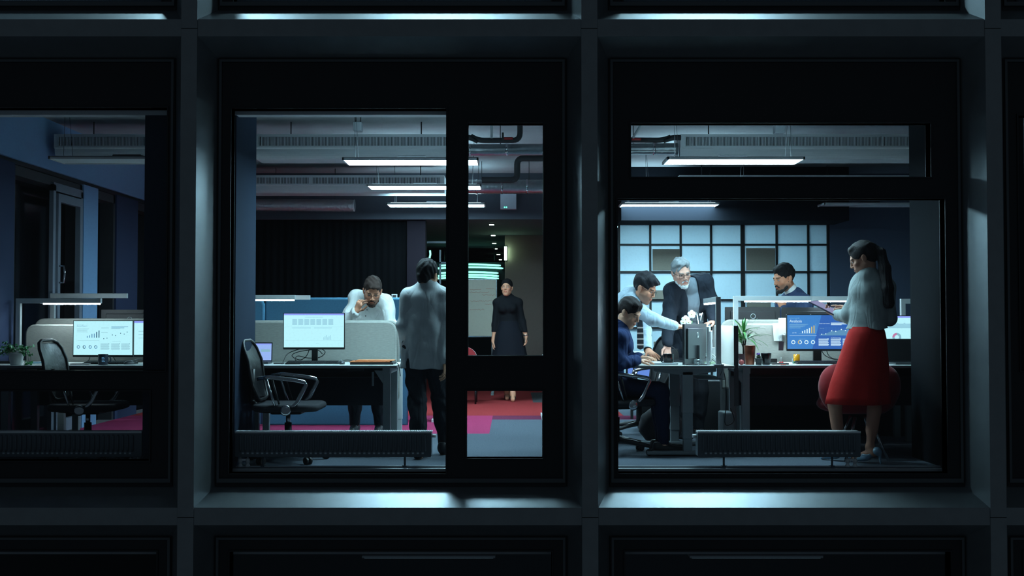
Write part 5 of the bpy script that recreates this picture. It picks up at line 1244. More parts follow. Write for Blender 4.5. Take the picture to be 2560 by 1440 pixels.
def foot(sd, an, fh, p=0., heel=0.):
    a = an-Vector((0, 0, an.z-.035-p))-fh*.03+Vector((0, 0, heel)); t = Vector((an.x, an.y, .026+p*.3))+fh*.15
    sd.cap(an, a, .036+p, .034+p, .03); sd.cap(a, t, .033+p, .027+p, .03); return a, t
def shoes(J, root, mat, name='shoe'):
    for s in 'LR':
        sd = SDF(); an = J['an'+s]; fh = J.get('fd'+s, J['fh']); base = Vector((an.x, an.y, 0)); z0 = J.get('fz'+s, 0)
        a = base-fh*.045+Vector((0, 0, .045+z0)); t = base+fh*.165+Vector((0, 0, .034+z0)); sd.cap(a, t, .043, .036, .02); sd.cap(a+Vector((0, 0, .03)), base+fh*.03+Vector((0, 0, .055+z0)), .042, .036, .03)
        sd.cut((0, 0, .004+z0), (0, 0, -1)); sd.cut((0, 0, .105+z0), (0, 0, 1)); v, f = sd.mesh(.006); np_obj(name, v, f, mat, root, root.location)
def person(label, loc, group=None): return thing('person', label, 'person', loc)
def mesh_part(sd, name, mat, root, h=.006, disp=None): v, f = sd.mesh(h, disp); return np_obj(name, v, f, mat, root, root.location)
def body_part(sd, root, H, base, h=.0036, **k): v, f = sd.mesh(h); return np_obj('body', v, f, SKIN, root, root.location, skin_colors(v, H, base, **k))
def glasses(root, H, mat=BLACK, r=.0015, w=.024, hh=.018):
    c, R, s = H; mb = MB(); o = Vector(root.location)
    def P(x, y, z): return c+R @ (Vector((x, y, z))*s)-o
    for sg in (-1, 1): mb.tube([P(sg*.032+q[0], -.099+.10*abs(q[0]+sg*.032)**1.3, .001+q[1]) for q in rrect(-w, w, -hh, hh, .009, 'abcd', 3)], r, mat, 6, closed=True)
    mb.tube([P(-.009, -.100, .006), (P(0, -.103, .009)), P(.009, -.100, .006)], r, mat, 6)
    for sg in (-1, 1): mb.tube([P(sg*.056, -.093, .008), P(sg*.074, -.04, .010), P(sg*.080, .01, .012), P(sg*.079, .022, .002)], r, mat, 6)
    mb.build('eyeglasses', root)
def neck_prims(sd, J, H, r=.052):
    h = HB(sd, H); b = h.w((0, .028, -.055)); sd.cap(b, J['neck']-frame_of(J)[0]*.02, r, r*1.08, .03)
def collar(sd, J, H, p=.006, r=.056, hgt=.6):
    h = HB(sd, H); b = h.w((0, .028, -.055)); sd.cap(J['neck']-frame_of(J)[0]*.03, J['neck'].lerp(b, hgt), r+p+.006, r+p, .02)
def tone(*a): return a
SK1 = (214, 150, 120); SK2 = (196, 132, 102)

def hair_texture(m):
    nt = m.node_tree; b = nt.nodes['Principled BSDF']; tc = nt.nodes.new('ShaderNodeTexCoord'); mp = nt.nodes.new('ShaderNodeMapping'); mp.inputs['Scale'].default_value = (1, .8, .12)
    n = nt.nodes.new('ShaderNodeTexNoise'); n.inputs['Scale'].default_value = 320; n.inputs['Detail'].default_value = 3; n.inputs['Distortion'].default_value = .6
    bp = nt.nodes.new('ShaderNodeBump'); bp.inputs['Strength'].default_value = .8; bp.inputs['Distance'].default_value = .006
    nt.links.new(tc.outputs['Object'], mp.inputs[0]); nt.links.new(mp.outputs[0], n.inputs[0]); nt.links.new(n.outputs[0], bp.inputs['Height']); nt.links.new(bp.outputs[0], b.inputs['Normal'])
# ---- man in the grey jacket, walking away --------------------------------------
def man_grey():
    D = 9.1; J = dict(pel=W(1060, 868, D), neck=W(1068, 718, D), shL=W(1022, 745, D+.02), shR=W(1104, 742, D-.02), elL=W(1010, 812, D+.0), wrL=W(1014, 868, D+.14), elR=W(1112, 820, D-.03), wrR=W(1113, 905, D-.1))
    legs_auto(J, (PX(1050, 8.98), 8.95-FD, .09), (PX(1112, 9.3), 9.25-FD, .10), bend=.03)
    R = person('person seen from behind in a light grey jacket and dark trousers', (J['pel'].x, J['pel'].y, 0)); H = head_matrix(W(1069, 690, D), 158, 4, 0, .97)
    sd = SDF(); torso(sd, J); 
    for s in 'LR': arm(sd, J, s); leg(sd, J, s); foot(sd, J['an'+s], J['fh'])
    neck_prims(sd, J, H); add_hand(sd, J['wrR'], (.02, -.1, -1), (-1, .3, 0), 1, (18, 22, 14)); add_hand(sd, J['wrL'], (.1, .2, -.9), (1, .2, 0), -1)
    add_head(sd, H); body_part(sd, R, H, (196, 150, 120), brow=(.02, .015, .012))
    sd = SDF(); hair_short(sd, H, .020, .012, .052); h = HB(sd, H); h.ell((0, .085, -.02), (.055, .035, .055), .03); mesh_part(sd, 'hair', M('hair_black', (20, 18, 20), rough=.75, spec=.2), R, .004, hairdisp())
    up, r, fw = frame_of(J); sd = SDF(); torso(sd, J, .018, 1.0, belly=.010)
    sd.cap(J['pel']+up*.1, J['pel']-Vector((0, 0, .14)), .152, .195, .06, fw, .72)
    for s in 'LR': arm(sd, J, s, .020, 1.02, .93)
    collar(sd, J, H, .010, hgt=.35)
    sd.ell(J['pel']-fw*.14-Vector((-.0, 0, .15))+r*.105, (.016, .06, .13), k=.015, op='s'); sd.cut((0, 0, PZ(921, D)), (0, 0, -1))
    mesh_part(sd, 'jacket', cloth('grey_jacket', (172, 178, 180), .2), R, .0055, vfolds(.008, 34, 1.))
    sd = SDF(); sd.cap(J['pel']-r*.04, J['pel']+r*.04, .135, .135, .05, fw, .75)
    for s in 'LR': leg(sd, J, s, .014)
    sd.cut((0, 0, .085), (0, 0, -1)); mesh_part(sd, 'trousers', cloth('dark_trousers', (34, 38, 44)), R, .006, folds(.006, 40, .003, 90))
    shoes(J, R, M('dark_shoe', (30, 30, 34), rough=.5))
man_grey()

# ---- man on the phone, leaning -------------------------------------------------
def man_phone():
    J = dict(pel=W(915, 868, 10.78), mid=W(920, 810, 10.62), neck=W(932, 745, 10.30), shR=W(891, 742, 10.34), shL=W(967, 757, 10.30), elR=W(866, 806, 10.22), wrR=W(890, 779, 10.10), elL=W(979, 815, 10.22), wrL=W(972, 884, 10.22))
    J['wrL'].z = .775
    up, r, fw = frame_of(J); J['hpL'] = J['pel']+Vector((.09, .02, -.02)); J['hpR'] = J['pel']+Vector((-.09, .02, -.02)); J['fh'] = Vector((0, -1, 0))
    for s, x in (('L', .12), ('R', -.12)): J['an'+s] = Vector((J['pel'].x+x, J['pel'].y+.1, .09)); J['kn'+s] = J['hp'+s].lerp(J['an'+s], .5)+Vector((0, -.03, 0))
    R = person('person in a white shirt with beard and glasses, leaning, hand at his ear', (J['pel'].x, J['pel'].y, 0)); H = head_matrix(W(931, 729, 10.15), 8, 30, 4)
    sd = SDF(); torso(sd, J)
    for s in 'LR': arm(sd, J, s); leg(sd, J, s); foot(sd, J['an'+s], J['fh'])
    neck_prims(sd, J, H); add_hand(sd, J['wrR'], W(905, 745, 10.05)-J['wrR'], (.5, .6, .1), -1, (30, 40, 25), 7); add_hand(sd, J['wrL'], (.1, -1, -.1), (0, 0, -1), -1, (8, 8, 5))
    add_head(sd, H); body_part(sd, R, H, SK1, brow=(.03, .02, .015), stubble=(.05, .03, .022))
    sd = SDF(); hair_short(sd, H, .014, .005, .068, 1); mesh_part(sd, 'hair', M('hair_dark_brown', (58, 46, 42), rough=.75, spec=.2), R, .0035, hairdisp(.002, 150))
    sd = SDF(); h = HB(sd, H); beard(h); mesh_part(sd, 'beard', M('beard_brown', (64, 44, 36), rough=.8), R, .0032, hairdisp(.0012, 260)); glasses(R, H)
    sd = SDF(); torso(sd, J, .012, 1.02)
    for s in 'LR': arm(sd, J, s, .014, 1.02, .92)
    collar(sd, J, H, .008, hgt=.6); shirt = mesh_part(sd, 'shirt', cloth('white_shirt', (222, 224, 222)), R, .0046, folds(.007, 26, .003, 62)); buttons(shirt, R, ((916, 778), (912, 793), (921, 765), (884, 788)), BLACK)
    o = Vector(R.location)
    sd = SDF(); sd.cap(J['pel']-r*.04, J['pel']+r*.04, .135, .135, .05, fw, .75)
    for s in 'LR': leg(sd, J, s, .014)
    sd.cut((0, 0, .08), (0, 0, -1)); mesh_part(sd, 'trousers', MATS['dark_trousers'], R, .009); shoes(J, R, MATS['dark_shoe'])
def beard(h, full=1.0, long=0.0):
    for s in (-1, 1): h.cap((s*.060, -.004, -.030), (s*.046, -.03, -.070), .010, .016, .015); h.cap((s*.046, -.03, -.072), (s*.018, -.070, -.100-long*.5), .018, .020, .015)
    h.ell((0, -.080, -.100-long), (.026, .018, .019+long*.5), .015); h.cap((-.026, -.088, -.062), (-.006, -.099, -.046), .005, .006, .008); h.cap((.026, -.088, -.062), (.006, -.099, -.046), .005, .006, .008)
    h.ell((0, -.105, -.0575), (.015, .012, .0075), .004, 's')
man_phone()

# ---- woman in black -------------------------------------------------------------
def skirt(root, rings, mat, name, pleat=0., np_=9, n=96, th=.004, ph=0., thick=True):
    """rings: (center Vector, rx, ry) top to bottom"""
    mb = MB(); o = Vector(root.location); rows = []
    for sgn in (1, -1):
        rr_ = rings if sgn == 1 else rings[::-1]
        for (c, rx, ry) in rr_:
            t = max(0, min(1, (rings[0][0].z-c.z)/max(rings[0][0].z-rings[-1][0].z, .01))); row = []
            for k in range(n):
                a = 2*math.pi*k/n; pl = 1+pleat*t*math.sin(a*np_+ph+.8*math.sin(a*2+ph)); e = 0 if sgn == 1 else th
                row.append(mb.v(c-o+Vector(((rx*pl-e)*math.cos(a), (ry*pl-e)*math.sin(a), 0))))
            rows.append(row)
    for A, B in zip(rows, rows[1:]):
        for k in range(n): mb.face([A[k], A[(k+1) % n], B[(k+1) % n], B[k]], mat, True)
    return mb.build(name, root)
def tilt(rings, k):
    return rings
def interp_rings(keys, n=14):
    out = []
    for i in range(n+1):
        t = i/n*(len(keys)-1); k = min(int(t), len(keys)-2); f = t-k; f = f
        out.append((keys[k][0].lerp(keys[k+1][0], f), keys[k][1]*(1-f)+keys[k+1][1]*f, keys[k][2]*(1-f)+keys[k+1][2]*f))
    return out
def woman_black():
    D = 15.3; J = dict(pel=W(1272, 850, D), neck=W(1268, 744, D), shL=W(1296, 757, D), shR=W(1243, 757, D), elR=W(1238, 812, D), wrR=W(1233, 852, D-.03), elL=W(1306, 806, D), wrL=W(1315, 840, D-.05))
    legs_auto(J, (PX(1282, D-.1), D-FD-.15, .10), (PX(1268, D+.1), D-FD+.12, .10), .07, .02); J['pel'].z = .93
    R = person('person in black turtleneck and long dark skirt walking towards the window, dark hair tied back', (J['pel'].x, J['pel'].y, 0)); H = head_matrix(W(1267, 720, D-.03), -12, -4, 0, .95)
    sd = SDF(); torso(sd, J, fem=True)
    for s in 'LR': arm(sd, J, s, w=.85); leg(sd, J, s, w=.85); foot(sd, J['an'+s], J['fh'], 0, .03)
    neck_prims(sd, J, H, .045); add_hand(sd, J['wrL'], (.05, -.1, -1), (-1, -.2, 0), -1, s=.92); add_hand(sd, J['wrR'], (-.05, -.05, -1), (1, 0, 0), 1, s=.92)
    add_head(sd, H, True); body_part(sd, R, H, SK1, .005, fem=True)
    sd = SDF(); hair_short(sd, H, .010, .006, .062); h = HB(sd, H); h.ell((0, .12, .04), (.035, .035, .04), .02); mesh_part(sd, 'hair', MATS['hair_black'], R, .005)
    sd = SDF(); torso(sd, J, .010, fem=True)
    for s in 'LR': arm(sd, J, s, .010, .88, .95)
    collar(sd, J, H, .004, .046, .75); sd.cut(J['pel'], (0, 0, -1)); mesh_part(sd, 'turtleneck', cloth('black_knit', (15, 16, 21), .1), R, .007, folds(.003, 20, .001, 40))
    skirt(R, interp_rings([(Vector((J['pel'].x, J['pel'].y, 1.08)), .125, .10), (Vector((J['pel'].x, J['pel'].y, .9)), .19, .15), (Vector((J['pel'].x+.02, J['pel'].y, .25)), .30, .24)]), cloth('navy_black_skirt', (17, 19, 28), .1), 'skirt', .05, 8)
    for s in 'LR':
        sd = SDF(); an = J['an'+s]; fh = J['fh']; b = Vector((an.x, an.y, 0)); sd.cap(b-fh*.05+Vector((0, 0, .07)), b+fh*.03+Vector((0, 0, .045)), .034, .034, .02); sd.cap(b+fh*.03+Vector((0, 0, .04)), b+fh*.14+Vector((0, 0, .024)), .036, .022, .02); sd.cap(b-fh*.065+Vector((0, 0, .07)), b-fh*.07, .016, .008, .02); sd.cut((0, 0, .002), (0, 0, -1)); sd.cut((0, 0, .075), (0, 0, 1)); mesh_part(sd, 'shoe', MATS['black_plastic'], R, .006)
    mb = MB(); w = J['wrL']-Vector(R.location); mb.tube([w+Vector((.034*math.cos(a), .030*math.sin(a), .012)) for a in [2*math.pi*k/16 for k in range(16)]], .006, STEEL, 6, closed=True); mb.build('wristwatch', R)
woman_black()

# ---- older man ----------------------------------------------------------------
def man_old():
    J = dict(pel=W(1722, 868, 10.4), mid=W(1722, 812, 10.33), neck=W(1722, 716, 10.12), shR=W(1681, 727, 10.12), shL=W(1761, 704, 10.18), elR=W(1672, 795, 10.12), wrR=W(1668, 862, 9.98), elL=W(1778, 755, 10.2), wrL=W(1784, 803, 10.08))
    legs_auto(J, (PX(1745, 10.5), 10.5-FD, .09), (PX(1700, 10.5), 10.45-FD, .09))
    R = person('person with grey hair, white beard and glasses in a dark jacket over a grey turtleneck', (J['pel'].x, J['pel'].y, 0)); H = head_matrix(W(1703, 682, 9.98), 14, 20, -9)
    sd = SDF(); torso(sd, J)
    for s in 'LR': arm(sd, J, s); leg(sd, J, s); foot(sd, J['an'+s], J['fh'])
    neck_prims(sd, J, H, .054); add_hand(sd, J['wrR'], (.02, -.25, -.95), (.2, -.9, .2), 1, (14, 18, 10), 9); add_hand(sd, J['wrL'], (-.8, -.5, -.25), (-.1, -.2, -1), 1, (25, 35, 20))
    add_head(sd, H); body_part(sd, R, H, (206, 156, 138), brow=(.25, .24, .24))
    sd = SDF(); hair_short(sd, H, .008, .005, .080); mesh_part(sd, 'hair', M('hair_silver', (132, 138, 142), rough=.7, spec=.2), R, .0035, hairdisp(.003, 120))
    sd = SDF(); h = HB(sd, H); beard(h, 1, .006); mesh_part(sd, 'beard', M('beard_white', (214, 218, 220), rough=.8), R, .0032, hairdisp(.0014, 260)); glasses(R, H, BLACK)
    up, r, fw = frame_of(J); sd = SDF(); torso(sd, J, .010); collar(sd, J, H, .004, .056, .85); mesh_part(sd, 'turtleneck', cloth('grey_turtleneck', (120, 130, 140)), R, .005, vfolds(.003, 60, 2))
    sd = SDF(); torso(sd, J, .026, 1.05, belly=.01)
    for s in 'LR': arm(sd, J, s, .024, 1.03, .93)
    sd.cap(J['pel']+up*.1, J['pel']-up*.12, .165, .19, .06, fw, .75); collar(sd, J, H, .010, .060, .25)
    f0 = fw*.17; sd.cap(J['neck']+fw*.06+up*.05, J['mid']+f0*1.05-up*.02, .070, .036, .01, fw, 1.8, 's'); sd.cap(J['mid']+f0*1.05, J['pel']+f0*1.1-up*.15, .028, .05, .01, op='s')
    mesh_part(sd, 'jacket', cloth('black_jacket', (34, 40, 50)), R, .005, folds(.006, 24, .003, 50, 1.3))
    sd = SDF(); sd.cap(J['pel']-r*.04, J['pel']+r*.04, .135, .135, .05, fw, .75)
    for s in 'LR': leg(sd, J, s, .014)
    sd.cut((0, 0, .08), (0, 0, -1)); mesh_part(sd, 'trousers', MATS['dark_trousers'], R, .009); shoes(J, R, MATS['dark_shoe'])
    c = J['wrL'].lerp(J['elL'], .12)-Vector(R.location); d = (J['wrL']-J['elL']).normalized(); mb = MB(); mb.cyl(c-d*.02, c+d*.018, .040, MATS['white_shirt'], n=24); mb.build('cuff', R)
man_old()

# ---- leaning man with tie ------------------------------------------------------
def man_tie():
    J = dict(pel=W(1528, 838, 9.95), mid=W(1546, 778, 9.88), neck=W(1592, 742, 9.68), shL=W(1590, 762, 9.86), shR=W(1574, 764, 9.55), elR=W(1632, 800, 9.42), wrR=W(1690, 816, 9.5), elL=W(1612, 828, 9.84), wrL=W(1620, 876, 9.62))
    R = person('person in pale blue shirt, dark tie and glasses bending forward, one arm stretched out', (J['pel'].x, J['pel'].y, 0)); H = head_matrix(W(1611, 722, 9.62), 62, 26, 0)
    J['fh'] = Vector((1, -.25, 0)).normalized(); rr_ = Vector((.25, 1, 0)).normalized()
    for s, q, b in (('L', .09, 0), ('R', -.09, -.1)): J['hp'+s] = J['pel']+rr_*q; J['an'+s] = Vector((J['pel'].x-.05+b, J['pel'].y+q*1.3, .09)); J['kn'+s] = J['hp'+s].lerp(J['an'+s], .5)+J['fh']*.04
    sd = SDF(); torso(sd, J)
    for s in 'LR': arm(sd, J, s); leg(sd, J, s); foot(sd, J['an'+s], J['fh'])
    neck_prims(sd, J, H); add_hand(sd, J['wrR'], (1, .15, -.05), (0, .2, -1), 1, (12, 14, 10), 3, extend=0); e = W(1652, 902, 9.45); J['wrL'].z = max(J['wrL'].z, .80); add_hand(sd, J['wrL'], e-J['wrL'], (.2, -.1, -1), -1, (6, 8, 6), 8)
    add_head(sd, H); body_part(sd, R, H, SK1, brow=(.02, .015, .012), stubble=(.2, .12, .09))
    sd = SDF(); hair_short(sd, H, .024, .007, .064, 1); mesh_part(sd, 'hair', M('hair_near_black', (30, 30, 36), rough=.65, spec=.25), R, .0035, hairdisp(.0028, 100, 2)); glasses(R, H)
    sd = SDF(); torso(sd, J, .014, 1.03)
    for s in 'LR': arm(sd, J, s, .015, 1.02, .90)
    collar(sd, J, H, .006, hgt=.55); mesh_part(sd, 'shirt', cloth('pale_blue_shirt', (172, 190, 204)), R, .0048, folds(.006, 30, .003, 70, .7))
    # tie hangs straight down from the collar
    o = Vector(R.location); mb = MB(); top = W(1602, 752, 9.60); kn = W(1600, 768, 9.60); bt = W(1601, 874, 9.6); TB = M('tie_navy', (22, 24, 34), rough=.6); TS = M('tie_stripe', (196, 180, 172), rough=.6)
    mb.tube([top-o, kn-o], [.011, .018], TB, 10); seg = 30
    for i in range(seg):
        a = kn.lerp(bt, i/seg)-o; b = kn.lerp(bt, (i+1)/seg)-o; w = .014+.014*min(1, i/20); w2 = .014+.014*min(1, (i+1)/20); m_ = TS if (i % 4 == 2 and i > 10) else TB
        y0, y1 = a.y-.003, a.y+.003
        if i == seg-1: w2 = .004
        mb.quad([(a.x-w, y0, a.z), (a.x+w, y0, a.z), (b.x+w2, y0, b.z), (b.x-w2, y0, b.z)], m_); mb.quad([(a.x-w, y1, a.z), (b.x-w2, y1, b.z), (b.x+w2, y1, b.z), (a.x+w, y1, a.z)], m_)
    mb.build('tie', R)
    c = J['wrL'].lerp(J['elL'], .03)-o; d = (J['wrL']-J['elL']).normalized(); mb = MB(); mb.cyl(c-d*.012, c+d*.012, .036, BLACK, n=24); mb.build('wristwatch', R)
    fw = J['fh']; sd = SDF(); sd.cap(J['hpL'], J['hpR'], .125, .125, .05)
    for s in 'LR': leg(sd, J, s, .014)
    sd.cut((0, 0, .08), (0, 0, -1)); mesh_part(sd, 'trousers', MATS['dark_trousers'], R, .009); shoes(J, R, MATS['dark_shoe'])
man_tie()

# ---- seated woman in navy --------------------------------------------------------
def woman_navy():
    J = dict(pel=W(1522, 960, 9.3), mid=W(1527, 900, 9.3), neck=W(1550, 823, 9.25), shR=W(1551, 846, 9.08), shL=W(1553, 842, 9.42), elR=W(1549, 908, 9.02), wrR=W(1592, 901, 9.14), elL=W(1570, 900, 9.5), wrL=W(1598, 893, 9.42))
    J['pel'].z = .56
    R = person('seated person in a navy blazer with dark tied hair looking down at her papers', (J['pel'].x, J['pel'].y, 0)); H = head_matrix(W(1573, 782, 9.2), 58, 30, 0, .96)
    sd = SDF(); torso(sd, J, fem=True); J['fh'] = Vector((1, 0, 0)); r = Vector((0, 1, 0))
    for s, q in (('L', .09), ('R', -.09)): J['hp'+s] = J['pel']+r*q; J['kn'+s] = J['pel']+r*q+Vector((.42, 0, -.04)); J['an'+s] = J['kn'+s]+Vector((.02, 0, -.43))
    for s in 'LR': arm(sd, J, s, w=.86); leg(sd, J, s, w=.9); foot(sd, J['an'+s], J['fh'])
    neck_prims(sd, J, H, .045); add_hand(sd, J['wrR'], (1, .25, -.04), (0, .1, -1), -1, (10, 12, 8), 4, s=.92); add_hand(sd, J['wrL'], (1, -.3, -.02), (0, 0, -1), 1, (10, 14, 8), 4, s=.92)
    add_head(sd, H, True); body_part(sd, R, H, (234, 180, 150), fem=True)
    sd = SDF(); hair_short(sd, H, .010, .008, .060); h = HB(sd, H); h.ell((0, .10, -.02), (.045, .045, .05), .03); h.ell((0, .13, -.045), (.03, .035, .04), .02); mesh_part(sd, 'hair', M('hair_chestnut', (44, 34, 34), rough=.6, spec=.25), R, .0036, hairdisp(.0012, 120))
    up, r_, fw = frame_of(J); sd = SDF(); torso(sd, J, .008, fem=True); mesh_part(sd, 'blouse', MATS['white_shirt'], R, .007)
    sd = SDF(); torso(sd, J, .022, 1.0, fem=True, belly=.02)
    for s in 'LR': arm(sd, J, s, .020, .92, .93)
    sd.cap(J['neck']+fw*.06+up*.04, J['mid']+fw*.18, .045, .02, .01, fw, 1.8, 's'); mesh_part(sd, 'blazer', cloth('navy_blazer', (34, 52, 92)), R, .005, folds(.006, 26, .003, 60, 2.1))
    sd = SDF(); sd.cap(J['hpL'], J['hpR'], .13, .13, .05)
    for s in 'LR': leg(sd, J, s, .012, .92)
    sd.cut((0, 0, .08), (0, 0, -1)); mesh_part(sd, 'trousers', cloth('navy_trousers', (26, 34, 58)), R, .008, folds(.004)); shoes(J, R, MATS['black_plastic'])
    c = J['wrR'].lerp(J['elR'], .06)-Vector(R.location); d = (J['wrR']-J['elR']).normalized(); mb = MB(); mb.cyl(c-d*.02, c+d*.015, .034, MATS['white_shirt'], n=24); mb.build('cuff', R)
woman_navy()

# ---- man in blue suit, profile -----------------------------------------------------
def man_suit():
    D = 11.0; J = dict(pel=W(1998, 880, D+.15), neck=W(1984, 738, D), shL=W(1958, 762, D+.18), shR=W(2013, 756, D-.14), elR=W(1990, 828, D-.3), wrR=W(1958, 772, D-.22), elL=W(1960, 830, D+.2), wrL=W(1930, 850, D+.05))
    legs_auto(J, (PX(1975, D+.2), D+.3-FD, .09), (PX(2010, D+.2), D+.1-FD, .09))
    R = person('person with dark beard in a blue suit, hand at his mouth, behind the lamp arm', (J['pel'].x, J['pel'].y, 0)); H = head_matrix(W(1960, 697, D-.05), -68, 14, 0, 1.08)
    sd = SDF(); torso(sd, J)
    for s in 'LR': arm(sd, J, s); leg(sd, J, s); foot(sd, J['an'+s], J['fh'])
    neck_prims(sd, J, H, .056); add_hand(sd, J['wrR'], W(1936, 712, D-.2)-J['wrR'], (-.2, .9, .1), -1, (45, 50, 30), 2, s=1.05); add_hand(sd, J['wrL'], (-1, -.2, -.2), (0, 0, -1), 1)
    add_head(sd, H); body_part(sd, R, H, SK2, brow=(.015, .012, .01), stubble=(.03, .022, .018))
    sd = SDF(); hair_short(sd, H, .016, .006, .060); mesh_part(sd, 'hair', MATS['hair_black'], R, .004, hairdisp(.0018, 120)); sd = SDF(); h = HB(sd, H); beard(h); mesh_part(sd, 'beard', M('beard_black', (30, 25, 24), rough=.8), R, .0034, hairdisp(.001, 260))
    up, r, fw = frame_of(J); sd = SDF(); torso(sd, J, .010); collar(sd, J, H, .006, .058, .6); mesh_part(sd, 'shirt', MATS['white_shirt'], R, .006)
    sd = SDF(); torso(sd, J, .026, 1.05)
    for s in 'LR': arm(sd, J, s, .024, 1.03, .93)
    sd.cap(J['pel']+up*.1, J['pel']-up*.12, .165, .19, .06, fw, .75); sd.cap(J['neck']+fw*.07+up*.05, J['neck'].lerp(J['pel'], .55)+fw*.19, .055, .02, .01, fw, 1.8, 's'); mesh_part(sd, 'jacket', cloth('blue_suit', (52, 66, 96)), R, .006, folds(.006, 24, .002, 50, .2))
    o = Vector(R.location); mb = MB(); a = J['neck']+fw*.085-up*.03-o; b = J['neck'].lerp(J['pel'], .5)+fw*.14-o; mb.tube([a, a.lerp(b, .06), b], [.016, .012, .026], MATS['tie_navy'], 8); mb.build('tie', R)
    sd = SDF(); sd.cap(J['pel']-r*.04, J['pel']+r*.04, .135, .135, .05, fw, .75)
    for s in 'LR': leg(sd, J, s, .014)
    sd.cut((0, 0, .08), (0, 0, -1)); mesh_part(sd, 'trousers', MATS['dark_trousers'], R, .009); shoes(J, R, MATS['dark_shoe'])
man_suit()

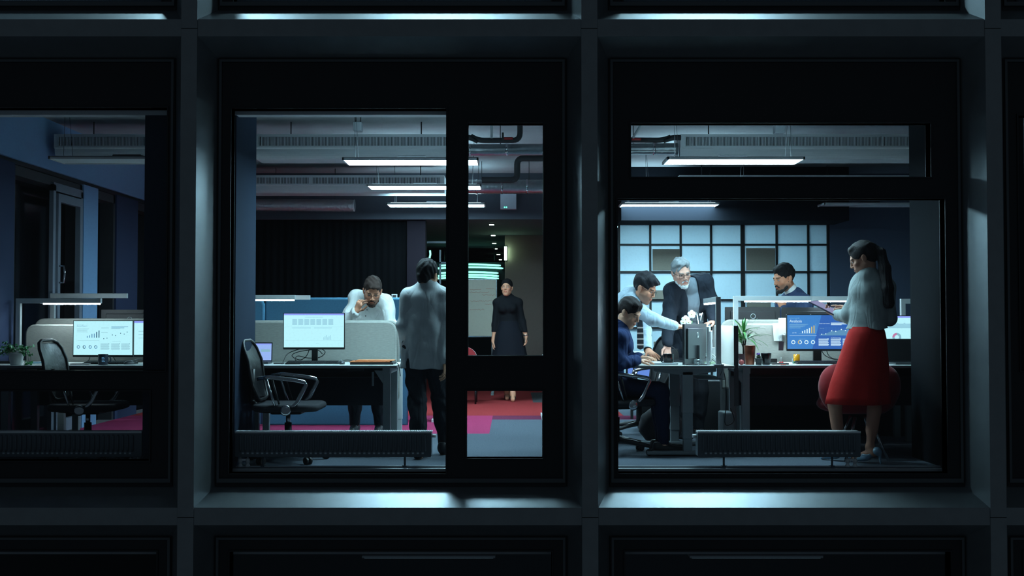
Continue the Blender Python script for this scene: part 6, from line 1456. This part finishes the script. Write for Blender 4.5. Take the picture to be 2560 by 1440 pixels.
# ---- woman in the red skirt ----------------------------------------------------------
def woman_red():
    D = 8.66; J = dict(pel=W(2168, 850, D), mid=W(2172, 790, D+.01), neck=W(2172, 692, D), shL=W(2146, 712, D+.10), shR=W(2216, 716, D-.04), elL=W(2122, 790, D+.12), wrL=W(2092, 789, D+.30), elR=W(2222, 796, D+.0), wrR=W(2140, 782, D+.28))
    J['shL'] = W(2148, 712, D+.08)
    R = person('person with a very long dark ponytail, pale blouse and red skirt, looking at a tablet', (J['pel'].x, J['pel'].y, 0)); H = head_matrix(W(2158, 647, D+.02), -112, 24, 0, 1.0)
    up, r, fw = frame_of(J); J['fh'] = Vector((-.75, .66, 0)).normalized()
    J['hpL'] = J['pel']+r*.06-Vector((0, 0, .05)); J['hpR'] = J['pel']-r*.05-Vector((0, 0, .05))
    J['anL'] = Vector((PX(2100, D+.1), D+.14-FD, .125)); J['anR'] = Vector((PX(2172, D-.0), D-.0-FD, .125)); J['knL'] = W(2086, 1006, D+.1); J['knR'] = W(2186, 1020, D)
    sd = SDF(); torso(sd, J, -.040, fem=True)
    for s in 'LR':
        arm(sd, J, s, w=.84); leg(sd, J, s, w=.82); an = J['an'+s]; b = Vector((an.x, an.y, 0)); fh = J['fh']
        sd.cap(an, b-fh*.035+Vector((0, 0, .085)), .032, .03, .02); sd.cap(b-fh*.02+Vector((0, 0, .09)), b+fh*.13+Vector((0, 0, .03)), .030, .022, .02)
    neck_prims(sd, J, H, .046)
    tabc = W(2070, 770, D+.38)
    add_hand(sd, J['wrL'], W(2062, 777, D+.40)-J['wrL'], (.25, -.2, .9), 1, (25, 25, 15), 4, s=.95); J['wrR'] = W(2126, 770, D+.30)
    add_hand(sd, J['wrR'], W(2096, 764, D+.36)-J['wrR'], (-.1, .1, -1), 1, (25, 35, 20), 5, s=.95, extend=0)
    add_head(sd, H, True); body_part(sd, R, H, (180, 130, 108), fem=True)
    HM = M('hair_dark_sleek', (26, 21, 24), rough=.6, spec=.25)
    sd = SDF(); hair_short(sd, H, .012, .008, .062); h = HB(sd, H); h.ell((0, .06, .0), (.060, .055, .065), .03); pt = h.w((0, .112, .052)); sd.cap(h.w((0, .08, .05)), pt, .03, .024, .02)
    pts = [pt, W(2202, 632, D-.04), W(2212, 672, D-.10), W(2219, 720, D-.13), W(2222, 758, D-.12)]; rs = [.022, .036, .043, .042, .036]
    pl = SDF()
    for a, b, ra, rb in zip(pts, pts[1:], rs, rs[1:]): pl.cap(a, b, ra, rb, .02)
    pl.cap(pts[-1], W(2222, 768, D-.12), .036, .028, .02); pl.cut(W(2222, 771, D-.12), (0, 0, -1))
    mesh_part(sd, 'hair', HM, R, .0036, hairdisp(.0012, 120))
    mesh_part(pl, 'ponytail', HM, R, .004, lambda P: .0012*np.sin(P[:, 0]*260+3*np.sin(P[:, 2]*6))+.0008*np.sin(P[:, 0]*520+P[:, 1]*90))
    mb = MB(); c = h.w((0, .105, .052))-Vector(R.location); ax = (h.R @ Vector((0, 1, 0))); mb.cyl(c-ax*.006, c+ax*.006, .026, M('hair_tie_pale', (150, 150, 150), rough=.5), n=20); mb.build('hair_tie', R)
    sd = SDF(); torso(sd, J, .018, 1.0, fem=True, belly=.014)
    for s in 'LR': arm(sd, J, s, .018, .95, .92)
    collar(sd, J, H, .006, .048, .35); sd.cut(W(2170, 822, D), (0, 0, -1))
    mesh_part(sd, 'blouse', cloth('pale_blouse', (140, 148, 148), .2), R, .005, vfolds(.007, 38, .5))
    w = lambda px, py: W(px, py, D)
    keys = [(w(2168, 817), .122, .10), (w(2166, 830), .140, .12), (w(2164, 850), .156, .142), (w(2155, 910), .195, .17), (w(2146, 960), .225, .20), (w(2140, 1008), .245, .225)]
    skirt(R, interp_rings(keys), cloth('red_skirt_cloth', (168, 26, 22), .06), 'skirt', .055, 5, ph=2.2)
    SH = M('pale_blue_shoe', (120, 150, 170), rough=.3)
    for s in 'LR':
        sd = SDF(); an = J['an'+s]; fh = J['fh']; b = Vector((an.x, an.y, 0)); sd.cap(b-fh*.055+Vector((0, 0, .10)), b+fh*.03+Vector((0, 0, .06)), .033, .030, .02); sd.cap(b+fh*.03+Vector((0, 0, .05)), b+fh*.145+Vector((0, 0, .018)), .034, .016, .02); sd.cap(b-fh*.075+Vector((0, 0, .09)), b-fh*.085, .015, .005, .02)
        sd.ell(b+fh*.02+Vector((0, 0, .115)), (.045, .045, .055), k=.01, op='s'); sd.cut((0, 0, .002), (0, 0, -1)); mesh_part(sd, 'shoe', SH, R, .0045)
    # tablet
    a, b = W(2032, 753, D+.46), W(2106, 791, D+.30); ax = (b-a); L = ax.length; ax.normalize(); sdv = Vector((.35, 1, .25)); sdv = (sdv-ax*sdv.dot(ax)).normalized(); nn = ax.cross(sdv); nn = nn if nn.z > 0 else -nn
    Rm = Matrix((ax, nn.cross(ax), nn)).transposed(); c = (a+b)/2
    t = thing('tablet_computer', 'dark tablet held by the woman in the red skirt', 'tablet', c[:]); mb = MB(); mb.box((0, 0, 0), (L, .17, .009), M('tablet_case', (46, 42, 60), rough=.4), .003, Rm); mb.build('case', t)
    mb = MB(); mb.box(nn*.0052, (L-.02, .15, .001), em('tablet_glow', (176, 170, 215), .55), 0, Rm); mb.build('display', t)
woman_red()
for n_, m_ in list(MATS.items()):
    if n_.startswith(('hair_', 'beard_')) and n_ != 'hair_tie_pale': hair_texture(m_)
